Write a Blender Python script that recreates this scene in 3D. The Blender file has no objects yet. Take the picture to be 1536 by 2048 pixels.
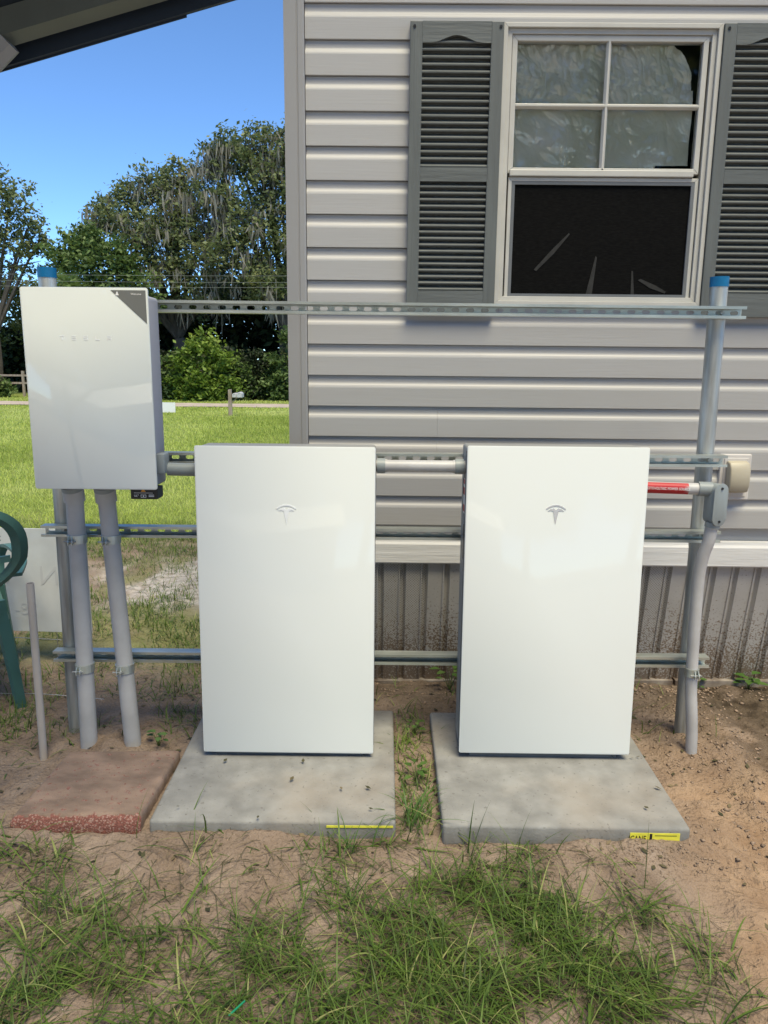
import bpy, bmesh, math, random
import numpy as np
from mathutils import Vector, Matrix
R_ = math.radians
random.seed(7); rng = np.random.default_rng(11)
scn = bpy.context.scene
C = scn.collection

# ------------------------------------------------------------------ camera
cam = bpy.data.cameras.new('camera'); camo = bpy.data.objects.new('camera', cam); C.objects.link(camo)
cam.sensor_fit = 'VERTICAL'; cam.sensor_height = 36.0; cam.lens = 1511 / 2048 * 36
cam.clip_start = 0.05; cam.clip_end = 3000
camo.matrix_world = Matrix.Translation((0, 0, 1.47)) @ Matrix.Rotation(R_(.37), 4, 'Z') @ Matrix.Rotation(R_(90 - 11.3), 4, 'X') @ Matrix.Rotation(R_(.57), 4, 'Z')
scn.camera = camo
# ------------------------------------------------------------------ sky, sun, exposure
SUN_AZ, SUN_EL = 158.0, 66.0          # azimuth clockwise from +Y
w = bpy.data.worlds.new('World'); scn.world = w; w.use_nodes = True
nt = w.node_tree; bg = nt.nodes['Background']
sky = nt.nodes.new('ShaderNodeTexSky'); sky.sky_type = 'NISHITA'; sky.sun_disc = False
sky.sun_elevation = R_(SUN_EL); sky.sun_rotation = R_(SUN_AZ)
sky.air_density = 0.5; sky.dust_density = 0.0; sky.ozone_density = 10.0
nt.links.new(sky.outputs[0], bg.inputs[0]); bg.inputs[1].default_value = 0.15
sun = bpy.data.lights.new('sun', 'SUN'); sun.energy = 2.3; sun.angle = R_(30); sun.color = (1, .87, .69)
suno = bpy.data.objects.new('sun', sun); C.objects.link(suno)
sd = Vector((math.sin(R_(SUN_AZ)) * math.cos(R_(SUN_EL)), math.cos(R_(SUN_AZ)) * math.cos(R_(SUN_EL)), math.sin(R_(SUN_EL))))
suno.rotation_euler = sd.to_track_quat('Z', 'Y').to_euler(); suno.location = sd * 30
vs = scn.view_settings; vs.view_transform = 'Standard'; vs.look = 'None'; vs.exposure = 1.2; vs.gamma = 1.0; vs.use_curve_mapping = False
vs.use_white_balance = True; vs.white_balance_temperature = 6900; vs.white_balance_tint = 0

# ------------------------------------------------------------------ materials
def lin(r, g, b):
    f = lambda c: ((c / 255 + .055) / 1.055) ** 2.4 if c > 10 else c / 255 / 12.92
    return (f(r), f(g), f(b), 1)
def mat(name, col, rough=.6, metal=0.0, var=0.0, vscale=8.0, bump=0.0, bscale=60.0, stretch=(1, 1, 1), spec=.5, coat=0.0, col2=None, rvar=0.0):
    m = bpy.data.materials.new(name); m.use_nodes = True
    n = m.node_tree.nodes; l = m.node_tree.links; p = n['Principled BSDF']
    c = tuple(col[:3]) + (1,)
    p.inputs['Base Color'].default_value = c; p.inputs['Roughness'].default_value = rough; p.inputs['Metallic'].default_value = metal
    p.inputs['Specular IOR Level'].default_value = spec; p.inputs['Coat Weight'].default_value = coat
    if var or bump or col2 or rvar:
        tc = n.new('ShaderNodeTexCoord'); mp = n.new('ShaderNodeMapping'); mp.inputs['Scale'].default_value = stretch
        l.new(tc.outputs['Object'], mp.inputs[0])
        if var or col2 or rvar:
            nz = n.new('ShaderNodeTexNoise'); nz.inputs['Scale'].default_value = vscale; nz.inputs['Detail'].default_value = 6
            l.new(mp.outputs[0], nz.inputs['Vector'])
            if var or col2:
                rp = n.new('ShaderNodeValToRGB'); rp.color_ramp.elements[0].position = .32; rp.color_ramp.elements[1].position = .68
                a = tuple(max(0, x * (1 - var)) for x in c[:3]) + (1,)
                b = tuple(min(1, x * (1 + var)) for x in c[:3]) + (1,)
                if col2: b = tuple(col2[:3]) + (1,)
                rp.color_ramp.elements[0].color = a; rp.color_ramp.elements[1].color = b
                l.new(nz.outputs['Fac'], rp.inputs[0]); l.new(rp.outputs[0], p.inputs['Base Color'])
            if rvar:
                mr = n.new('ShaderNodeMapRange'); mr.inputs['To Min'].default_value = max(.02, rough - rvar); mr.inputs['To Max'].default_value = min(1, rough + rvar)
                l.new(nz.outputs['Fac'], mr.inputs[0]); l.new(mr.outputs[0], p.inputs['Roughness'])
        if bump:
            bz = n.new('ShaderNodeTexNoise'); bz.inputs['Scale'].default_value = bscale; bz.inputs['Detail'].default_value = 5
            l.new(mp.outputs[0], bz.inputs['Vector'])
            bp = n.new('ShaderNodeBump'); bp.inputs['Strength'].default_value = bump; bp.inputs['Distance'].default_value = .004
            l.new(bz.outputs['Fac'], bp.inputs['Height']); l.new(bp.outputs[0], p.inputs['Normal'])
    return m
def leafmat(name, c0, c1, c2, trans=.35, rough=.55):
    """foliage: per-face 'tint' attribute drives hue, diffuse + translucent"""
    m = bpy.data.materials.new(name); m.use_nodes = True
    n = m.node_tree.nodes; l = m.node_tree.links; p = n['Principled BSDF']; out = n['Material Output']
    at = n.new('ShaderNodeAttribute'); at.attribute_name = 'tint'
    rp = n.new('ShaderNodeValToRGB'); e = rp.color_ramp.elements
    e[0].color = tuple(c0) + (1,); e[1].color = tuple(c2) + (1,); x = e.new(.55); x.color = tuple(c1) + (1,)
    l.new(at.outputs['Fac'], rp.inputs[0]); l.new(rp.outputs[0], p.inputs['Base Color'])
    p.inputs['Roughness'].default_value = rough; p.inputs['Specular IOR Level'].default_value = .35
    tr = n.new('ShaderNodeBsdfTranslucent'); l.new(rp.outputs[0], tr.inputs[0])
    mx = n.new('ShaderNodeMixShader'); mx.inputs[0].default_value = trans
    l.new(p.outputs[0], mx.inputs[1]); l.new(tr.outputs[0], mx.inputs[2]); l.new(mx.outputs[0], out.inputs[0])
    return m
MT = {}
MT['siding'] = mat('vinyl_siding', (.41, .402, .39), .5, var=.05, vscale=3, bump=.14, bscale=90, stretch=(.06, 1, 1.6))
MT['trim'] = mat('vinyl_trim', (.30, .295, .29), .45, var=.05, vscale=4, bump=.15, bscale=60, stretch=(1, 1, .08))
MT['band'] = mat('band_board', (.66, .655, .64), .5, var=.08, vscale=14, bump=.5, bscale=60, stretch=(.08, 1, 1.3))
MT['shutter'] = mat('shutter_plastic', (.115, .125, .12), .5, var=.12, vscale=20, bump=.5, bscale=70, stretch=(1.5, 1, .12))
MT['slat'] = mat('shutter_slat', (.115, .125, .12), .48, var=.12, vscale=20, bump=.4, bscale=60, stretch=(.15, 1, 1.5))
MT['winframe'] = mat('window_frame', (.50, .49, .45), .45, var=.06, vscale=9)
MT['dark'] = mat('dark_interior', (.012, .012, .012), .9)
MT['glass_white'] = mat('white_glass_cover', (.74, .765, .74), .35, spec=.3, coat=.55)
MT['glass_white'].node_tree.nodes['Principled BSDF'].inputs['Coat Roughness'].default_value = .03
MT['gateway_glass'] = mat('gateway_glass', (.73, .765, .735), .35, spec=.3, coat=1.0)
MT['gateway_glass'].node_tree.nodes['Principled BSDF'].inputs['Coat Roughness'].default_value = .02; MT['gateway_glass'].node_tree.nodes['Principled BSDF'].inputs['Coat IOR'].default_value = 1.6
MT['body'] = mat('powder_grey', (.27, .275, .275), .5, var=.05)
MT['body_dark'] = mat('powder_dark', (.14, .15, .16), .5, var=.1)
MT['body_lav'] = mat('gateway_shell', (.36, .365, .41), .5, var=.03)
MT['emblem'] = mat('silver_emblem', (.72, .73, .75), .25, .6)
MT['emblem_dim'] = mat('pale_print', (.92, .94, .94), .3)
MT['black'] = mat('black_plastic', (.012, .012, .013), .4)
MT['label_grey'] = mat('grey_sticker', (.17, .175, .165), .35)
MT['white'] = mat('white_print', (.85, .85, .85), .4)
MT['orange'] = mat('orange_print', (.7, .3, .03), .4)
MT['red'] = mat('red_label', (.42, .008, .018), .45)
MT['yellow'] = mat('yellow_label', (.75, .72, .08), .5, var=.1, vscale=30)
MT['zinc'] = mat('zinc_strut', (.50, .53, .49), .38, .7, var=.22, vscale=14, bump=.15, bscale=30, rvar=.1, stretch=(.3, 1, 1))
MT['galv'] = mat('galvanised_pipe', (.42, .43, .41), .45, .6, var=.4, vscale=20, bump=.6, bscale=18, rvar=.15, stretch=(1.5, 1.5, .16))
MT['pvc'] = mat('grey_pvc', (.45, .445, .44), .42, var=.12, vscale=9, bump=.1, bscale=40)
MT['pvc_worn'] = mat('weathered_pvc', (.46, .41, .36), .6, var=.22, vscale=9, stretch=(1, 1, .3))
MT['lb'] = mat('grey_fitting', (.25, .28, .285), .45, var=.04)
MT['blue'] = mat('blue_cap', (.0, .13, .30), .45, var=.1, vscale=40)
MT['beige'] = mat('beige_plastic', (.42, .38, .29), .45, var=.05)
MT['outlet_frame'] = mat('outlet_frame', (.60, .57, .54), .5)
MT['chair'] = mat('green_resin', (.06, .15, .135), .42, var=.12, vscale=7, bump=.1, bscale=150)
MT['coroplast'] = mat('white_sign_board', (.56, .58, .58), .45, var=.10, vscale=6)
MT['ghost'] = mat('show_through_print', (.52, .535, .545), .5)
MT['steelwire'] = mat('steel_wire', (.5, .5, .5), .35, .8)
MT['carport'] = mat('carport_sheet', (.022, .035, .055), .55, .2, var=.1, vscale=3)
MT['carport_frame'] = mat('carport_frame', (.11, .125, .11), .55, var=.15, vscale=5)
MT['wood_old'] = mat('weathered_wood', (.33, .27, .21), .8, var=.3, vscale=16, stretch=(1, 1, .12), bump=.5, bscale=30)
MT['bark'] = mat('oak_bark', (.09, .075, .06), .9, var=.35, vscale=6, stretch=(1, 1, .3), bump=.8, bscale=10)
MT['mailbox'] = mat('mailbox_metal', (.62, .62, .62), .4, .2, var=.05)
MT['roof'] = mat('grey_shingle', (.16, .16, .16), .9, var=.2, vscale=20)
MT['shedwall'] = mat('white_shed_wall', (.6, .6, .58), .7, var=.05)
MT['tin'] = mat('tin_roof', (.5, .5, .5), .45, .5, var=.2, vscale=4)
MT['leaf_oak'] = leafmat('oak_leaves', (.08, .11, .045), (.185, .225, .095), (.35, .37, .17), .42)
MT['leaf_green'] = leafmat('green_leaves', (.06, .10, .028), (.13, .20, .06), (.22, .29, .09), .38)
MT['leaf_bright'] = leafmat('bright_leaves', (.10, .17, .025), (.21, .31, .05), (.34, .43, .09), .42)
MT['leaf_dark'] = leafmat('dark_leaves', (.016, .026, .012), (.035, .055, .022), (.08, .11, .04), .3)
MT['moss'] = leafmat('spanish_moss', (.20, .185, .145), (.30, .28, .225), (.44, .41, .335), .35, .9)
MT['grass'] = leafmat('grass_blades', (.03, .06, .010), (.12, .195, .032), (.36, .36, .14), .3, .5)
MT['lawn'] = leafmat('lawn_blades', (.26, .34, .06), (.46, .56, .12), (.60, .66, .24), .45, .6)
MT['weed'] = leafmat('weed_leaves', (.04, .09, .02), (.08, .16, .035), (.14, .22, .06), .3, .5)

# concrete with grey/ochre stains
def concrete_mat():
    m = mat('pad_concrete', (.235, .232, .22), .88, var=.22, vscale=11, bump=.35, bscale=130)
    n = m.node_tree.nodes; l = m.node_tree.links; p = n['Principled BSDF']
    tc = n.new('ShaderNodeTexCoord'); nz = n.new('ShaderNodeTexNoise'); nz.inputs['Scale'].default_value = 2.3; nz.inputs['Detail'].default_value = 4
    l.new(tc.outputs['Object'], nz.inputs['Vector'])
    rp = n.new('ShaderNodeValToRGB'); rp.color_ramp.elements[0].position = .52; rp.color_ramp.elements[1].position = .72
    rp.color_ramp.elements[0].color = (0, 0, 0, 1); rp.color_ramp.elements[1].color = (.55, .55, .55, 1)
    l.new(nz.outputs['Fac'], rp.inputs[0])
    mx = n.new('ShaderNodeMix'); mx.data_type = 'RGBA'
    src = p.inputs['Base Color'].links[0].from_socket
    l.new(rp.outputs[0], mx.inputs[0]); l.new(src, mx.inputs[6]); mx.inputs[7].default_value = (.29, .24, .185, 1)
    # dark pits and smudges
    n2 = n.new('ShaderNodeTexNoise'); n2.inputs['Scale'].default_value = 75; n2.inputs['Detail'].default_value = 3
    l.new(tc.outputs['Object'], n2.inputs['Vector'])
    r2 = n.new('ShaderNodeValToRGB'); r2.color_ramp.elements[0].position = .64; r2.color_ramp.elements[1].position = .74
    r2.color_ramp.elements[0].color = (0, 0, 0, 1); r2.color_ramp.elements[1].color = (.7, .7, .7, 1)
    l.new(n2.outputs['Fac'], r2.inputs[0])
    m2 = n.new('ShaderNodeMix'); m2.data_type = 'RGBA'; m2.inputs[7].default_value = (.12, .11, .10, 1)
    l.new(r2.outputs[0], m2.inputs[0]); l.new(mx.outputs[2], m2.inputs[6]); l.new(m2.outputs[2], p.inputs['Base Color'])
    return m
MT['concrete'] = concrete_mat()

def paver_mat():
    m = mat('red_paver', (.235, .165, .125), .92, var=.3, vscale=9, bump=1.0, bscale=220, stretch=(1, 1.8, 1))
    n = m.node_tree.nodes; l = m.node_tree.links; p = n['Principled BSDF']
    src = p.inputs['Base Color'].links[0].from_socket
    tc = n.new('ShaderNodeTexCoord'); vo = n.new('ShaderNodeTexVoronoi'); vo.inputs['Scale'].default_value = 240
    l.new(tc.outputs['Object'], vo.inputs['Vector'])
    rp = n.new('ShaderNodeValToRGB'); rp.color_ramp.interpolation = 'CONSTANT'
    rp.color_ramp.elements[0].color = (.26, .10, .078, 1); rp.color_ramp.elements[1].position = .78; rp.color_ramp.elements[1].color = (.34, .21, .17, 1)
    e = rp.color_ramp.elements.new(.3); e.color = (.19, .075, .058, 1)
    sx = n.new('ShaderNodeSeparateColor'); l.new(vo.outputs['Color'], sx.inputs[0]); l.new(sx.outputs[0], rp.inputs[0])
    at = n.new('ShaderNodeAttribute'); at.attribute_name = 'wear'
    nz = n.new('ShaderNodeTexNoise'); nz.inputs['Scale'].default_value = 60; l.new(tc.outputs['Object'], nz.inputs['Vector'])
    ad = n.new('ShaderNodeMath'); ad.operation = 'ADD'; l.new(at.outputs['Fac'], ad.inputs[0]); l.new(nz.outputs['Fac'], ad.inputs[1])
    r2 = n.new('ShaderNodeValToRGB'); r2.color_ramp.elements[0].position = .70; r2.color_ramp.elements[1].position = .82
    l.new(ad.outputs[0], r2.inputs[0])
    mx = n.new('ShaderNodeMix'); mx.data_type = 'RGBA'; l.new(r2.outputs[0], mx.inputs[0]); l.new(src, mx.inputs[6]); l.new(rp.outputs[0], mx.inputs[7])
    l.new(mx.outputs[2], p.inputs['Base Color'])
    return m
MT['paver'] = paver_mat()

def skirt_mat(perf):
    """grey vinyl skirting, brown mud splashed up from the soil, some strips perforated"""
    m = mat('skirting_perforated' if perf else 'skirting_vinyl', (.45, .43, .40), .55, var=.09, vscale=7)
    n = m.node_tree.nodes; l = m.node_tree.links; p = n['Principled BSDF']
    src = p.inputs['Base Color'].links[0].from_socket
    tc = n.new('ShaderNodeTexCoord'); sp = n.new('ShaderNodeSeparateXYZ'); l.new(tc.outputs['Object'], sp.inputs[0])
    nz = n.new('ShaderNodeTexNoise'); nz.inputs['Scale'].default_value = 125; nz.inputs['Detail'].default_value = 3; l.new(tc.outputs['Object'], nz.inputs['Vector'])
    nb = n.new('ShaderNodeTexNoise'); nb.inputs['Scale'].default_value = 5; l.new(tc.outputs['Object'], nb.inputs['Vector'])
    mr = n.new('ShaderNodeMapRange'); mr.inputs['From Min'].default_value = .50; mr.inputs['From Max'].default_value = .02
    mr.inputs['To Min'].default_value = -.16; mr.inputs['To Max'].default_value = .19; l.new(sp.outputs['Z'], mr.inputs[0])
    a = n.new('ShaderNodeMath'); a.operation = 'ADD'; l.new(nz.outputs['Fac'], a.inputs[0]); l.new(mr.outputs[0], a.inputs[1])
    b = n.new('ShaderNodeMath'); b.operation = 'MULTIPLY_ADD'; l.new(nb.outputs['Fac'], b.inputs[0]); b.inputs[1].default_value = .25; l.new(a.outputs[0], b.inputs[2])
    rp = n.new('ShaderNodeValToRGB'); rp.color_ramp.elements[0].position = .60; rp.color_ramp.elements[1].position = .74
    l.new(b.outputs[0], rp.inputs[0])
    mx = n.new('ShaderNodeMix'); mx.data_type = 'RGBA'; l.new(rp.outputs[0], mx.inputs[0]); l.new(src, mx.inputs[6]); mx.inputs[7].default_value = (.20, .145, .10, 1)
    last = mx.outputs[2]
    if perf:
        wv = n.new('ShaderNodeTexVoronoi'); wv.inputs['Scale'].default_value = 120; wv.inputs['Randomness'].default_value = 0
        l.new(tc.outputs['Object'], wv.inputs['Vector'])
        cb = n.new('ShaderNodeCombineXYZ'); l.new(sp.outputs['X'], cb.inputs[0]); l.new(sp.outputs['Z'], cb.inputs[1]); rt = n.new('ShaderNodeVectorRotate'); rt.inputs['Angle'].default_value = .785; l.new(cb.outputs[0], rt.inputs['Vector']); l.new(rt.outputs[0], wv.inputs['Vector'])
        wv.voronoi_dimensions = '2D'
        lt = n.new('ShaderNodeMath'); lt.operation = 'LESS_THAN'; lt.inputs[1].default_value = .25; l.new(wv.outputs['Distance'], lt.inputs[0])
        m2 = n.new('ShaderNodeMix'); m2.data_type = 'RGBA'; l.new(lt.outputs[0], m2.inputs[0]); l.new(last, m2.inputs[6]); m2.inputs[7].default_value = (.20, .19, .175, 1)
        last = m2.outputs[2]
    l.new(last, p.inputs['Base Color'])
    return m
MT['skirt'] = skirt_mat(False); MT['skirt_perf'] = skirt_mat(True)

def ground_mat():
    m = bpy.data.materials.new('sandy_soil'); m.use_nodes = True
    n = m.node_tree.nodes; l = m.node_tree.links; p = n['Principled BSDF']; p.inputs['Roughness'].default_value = .95; p.inputs['Specular IOR Level'].default_value = .2
    tc = n.new('ShaderNodeTexCoord')
    def noise(s, d=6, dist=0):
        z = n.new('ShaderNodeTexNoise'); z.inputs['Scale'].default_value = s; z.inputs['Detail'].default_value = d; z.inputs['Distortion'].default_value = dist
        l.new(tc.outputs['Object'], z.inputs['Vector']); return z
    def ramp(src, stops):
        r = n.new('ShaderNodeValToRGB'); e = r.color_ramp.elements
        e[0].position, e[0].color = stops[0][0], tuple(stops[0][1]) + (1,); e[1].position, e[1].color = stops[-1][0], tuple(stops[-1][1]) + (1,)
        for q, c in stops[1:-1]: x = e.new(q); x.color = tuple(c) + (1,)
        l.new(src, r.inputs[0]); return r.outputs[0]
    def mix(f, a, b):
        x = n.new('ShaderNodeMix'); x.data_type = 'RGBA'; l.new(f, x.inputs[0]); l.new(a, x.inputs[6])
        if isinstance(b, tuple): x.inputs[7].default_value = b
        else: l.new(b, x.inputs[7])
        return x.outputs[2]
    def attr(nm):
        a = n.new('ShaderNodeAttribute'); a.attribute_name = nm; return a.outputs['Fac']
    base = ramp(noise(7, 8, .4).outputs['Fac'], [(.30, (.17, .122, .088)), (.5, (.255, .192, .147)), (.70, (.34, .265, .208))])
    fine = ramp(noise(140, 3).outputs['Fac'], [(.33, (.10, .07, .05)), (.42, (.255, .192, .147)), (.62, (.255, .192, .147)), (.72, (.42, .34, .28))])
    mm = n.new('ShaderNodeMix'); mm.data_type = 'RGBA'; mm.inputs[0].default_value = .35; l.new(base, mm.inputs[6]); l.new(fine, mm.inputs[7])
    c = mm.outputs[2]
    og = ramp(noise(11, 7).outputs['Fac'], [(.3, (.26, .165, .10)), (.7, (.42, .29, .19))])
    c = mix(attr('warm'), c, og)
    c = mix(attr('pale'), c, ramp(noise(16, 7).outputs['Fac'], [(.35, (.34, .29, .25)), (.6, (.58, .53, .49))]))
    c = mix(attr('turf'), c, ramp(noise(5, 8).outputs['Fac'], [(.3, (.14, .18, .04)), (.7, (.25, .30, .08))]))
    # dark litter, then thatch with shade painted under dense grass
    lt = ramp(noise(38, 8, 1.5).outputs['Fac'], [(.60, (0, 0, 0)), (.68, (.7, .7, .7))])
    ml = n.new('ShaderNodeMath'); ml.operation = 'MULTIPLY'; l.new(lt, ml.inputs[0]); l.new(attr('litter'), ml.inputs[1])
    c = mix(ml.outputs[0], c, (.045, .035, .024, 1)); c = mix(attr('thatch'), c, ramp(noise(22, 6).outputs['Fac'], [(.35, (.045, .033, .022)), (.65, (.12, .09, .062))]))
    l.new(c, p.inputs['Base Color'])
    bz = noise(70, 8); bp = n.new('ShaderNodeBump'); bp.inputs['Strength'].default_value = 1.0; bp.inputs['Distance'].default_value = .018
    l.new(bz.outputs['Fac'], bp.inputs['Height']); l.new(bp.outputs[0], p.inputs['Normal'])
    return m
MT['ground'] = ground_mat()
MT['road'] = mat('dirt_road', (.42, .35, .30), .95, var=.15, vscale=1.2, bump=.4, bscale=12)

# ------------------------------------------------------------------ mesh helpers
class MB:
    def __init__(s): s.v = []; s.f = []
    def add(s, vs, fs):
        o = len(s.v); s.v += [tuple(v) for v in vs]; s.f += [tuple(i + o for i in f) for f in fs]; return s
    def box(s, x0, x1, y0, y1, z0, z1):
        return s.add([(x0, y0, z0), (x1, y0, z0), (x1, y1, z0), (x0, y1, z0), (x0, y0, z1), (x1, y0, z1), (x1, y1, z1), (x0, y1, z1)],
                     [(0, 3, 2, 1), (4, 5, 6, 7), (0, 1, 5, 4), (1, 2, 6, 5), (2, 3, 7, 6), (3, 0, 4, 7)])
    def tube(s, pts, rad, n=12, cap=True, hollow=0):
        pts = [Vector(p) for p in pts]; k = len(pts)
        if not hasattr(rad, '__len__'): rad = [rad] * k
        rings = []; ref = None; vs = []; fs = []
        for i in range(k):
            t = (pts[min(i + 1, k - 1)] - pts[max(i - 1, 0)]).normalized()
            if ref is None: ref = Vector((0, 0, 1)) if abs(t.z) < .8 else Vector((1, 0, 0))
            a = (ref - t * ref.dot(t)).normalized(); b = t.cross(a); ref = a
            for j in range(n):
                an = 2 * math.pi * j / n; vs.append(pts[i] + (a * math.cos(an) + b * math.sin(an)) * rad[i])
        for i in range(k - 1):
            for j in range(n):
                q = (j + 1) % n; fs.append((i * n + j, i * n + q, (i + 1) * n + q, (i + 1) * n + j))
        if cap: fs.append(tuple(range(n))[::-1]); fs.append(tuple(range((k - 1) * n, k * n)))
        return s.add(vs, fs)
    def prism(s, poly, axis, a, b):
        """closed polygon swept along axis: poly in the two other axes (x: (y,z); y: (x,z); z: (x,y))"""
        n = len(poly)
        def P(u, v, t): return {'x': (t, u, v), 'y': (u, t, v), 'z': (u, v, t)}[axis]
        vs = [P(u, v, a) for u, v in poly] + [P(u, v, b) for u, v in poly]
        fs = [tuple(range(n)), tuple(range(n, 2 * n))[::-1]] + [(i, i + n, (i + 1) % n + n, (i + 1) % n) for i in range(n)]
        return s.add(vs, fs)
    def build(s, name, m, parent=None, org=None, bevel=0, seg=2, smooth=False, local=False):
        me = bpy.data.meshes.new(name)
        if org is None: org = Vector((0, 0, 0)) if (parent is None or local) else ORG.get(parent.name, Vector((0, 0, 0)))
        org = Vector(org)
        me.from_pydata([tuple(Vector(v) - org) for v in s.v], [], s.f)
        bm = bmesh.new(); bm.from_mesh(me); bmesh.ops.recalc_face_normals(bm, faces=bm.faces)
        if bevel:
            ed = [e for e in bm.edges if len(e.link_faces) == 2 and e.calc_face_angle(0) > .6]
            bmesh.ops.bevel(bm, geom=ed, offset=bevel, segments=seg, affect='EDGES', profile=.5)
        bm.to_mesh(me); bm.free()
        if smooth:
            me.polygons.foreach_set('use_smooth', [True] * len(me.polygons))
            try: me.set_sharp_from_angle(angle=R_(38))
            except Exception: pass
        me.materials.append(MT[m] if isinstance(m, str) else m)
        o = bpy.data.objects.new(name, me); C.objects.link(o)
        if parent is not None:
            o.parent = parent
            if not local: ORG[o.name] = org
        else: o.location = org; ORG[o.name] = org
        return o
ORG = {}
def tag(o, label=None, cat=None, group=None, kind=None):
    if label: o['label'] = label
    if cat: o['category'] = cat
    if group: o['group'] = group
    if kind: o['kind'] = kind
    return o
def thing(name, loc, label, cat, group=None):
    o = bpy.data.objects.new(name, None); C.objects.link(o); o.location = loc; o.empty_display_size = .1
    ORG[o.name] = Vector(loc); return tag(o, label, cat, group)
def box(x0, x1, y0, y1, z0, z1): return MB().box(x0, x1, y0, y1, z0, z1)
def npmesh(name, V, F, m, parent=None, tint=None, org=(0, 0, 0), attrs=None):
    me = bpy.data.meshes.new(name); V = np.asarray(V, np.float32) - np.array(org, np.float32); F = np.asarray(F, np.int32)
    k = F.shape[1]
    me.vertices.add(len(V)); me.vertices.foreach_set('co', V.ravel())
    me.loops.add(F.size); me.loops.foreach_set('vertex_index', F.ravel())
    me.polygons.add(len(F)); me.polygons.foreach_set('loop_start', np.arange(0, F.size, k, dtype=np.int32))
    try: me.polygons.foreach_set('loop_total', np.full(len(F), k, np.int32))
    except Exception: pass
    me.update(calc_edges=True); me.validate()
    if tint is not None:
        a = me.attributes.new('tint', 'FLOAT', 'FACE'); a.data.foreach_set('value', np.asarray(tint, np.float32))
    for nm, arr in (attrs or {}).items():
        a = me.attributes.new(nm, 'FLOAT', 'POINT'); a.data.foreach_set('value', np.asarray(arr, np.float32))
    me.materials.append(MT[m])
    o = bpy.data.objects.new(name, me); C.objects.link(o)
    if parent is not None: o.parent = parent
    else: o.location = org
    return o
def text(s, size, m, name, parent, loc, rot=(R_(90), 0, 0), align='CENTER', extrude=.0002, mirror=False, sx=1.0):
    cu = bpy.data.curves.new(name, 'FONT'); cu.body = s; cu.size = size; cu.align_x = align; cu.align_y = 'CENTER'; cu.extrude = extrude; cu.resolution_u = 3
    t = bpy.data.objects.new(name + '_tmp', cu); C.objects.link(t)
    dg = bpy.context.evaluated_depsgraph_get(); me = bpy.data.meshes.new_from_object(t.evaluated_get(dg))
    bpy.data.objects.remove(t); me.name = name
    me.transform(Matrix.Rotation(rot[2], 4, 'Z') @ Matrix.Rotation(rot[0], 4, 'X') @ Matrix.Diagonal((-sx if mirror else sx, 1, 1, 1)))
    me.materials.clear(); me.materials.append(MT[m])
    o = bpy.data.objects.new(name, me); C.objects.link(o); o.parent = parent
    o.location = Vector(loc); return o
# value noise
_lat = rng.random((256, 256)).astype(np.float32)
def vnoise(x, y):
    xi = np.floor(x).astype(int); yi = np.floor(y).astype(int); fx = x - xi; fy = y - yi
    fx = fx * fx * (3 - 2 * fx); fy = fy * fy * (3 - 2 * fy)
    g = lambda a, b: _lat[a & 255, b & 255]
    return (g(xi, yi) * (1 - fx) + g(xi + 1, yi) * fx) * (1 - fy) + (g(xi, yi + 1) * (1 - fx) + g(xi + 1, yi + 1) * fx) * fy - .5
def fbm(x, y, o=4):
    s = 0; a = 1.0
    for i in range(o): s = s + a * vnoise(x * 2 ** i + 17.3 * i, y * 2 ** i + 9.1 * i); a *= .5
    return s
def sst(a, b, x): t = np.clip((x - a) / (b - a), 0, 1); return t * t * (3 - 2 * t)

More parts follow.
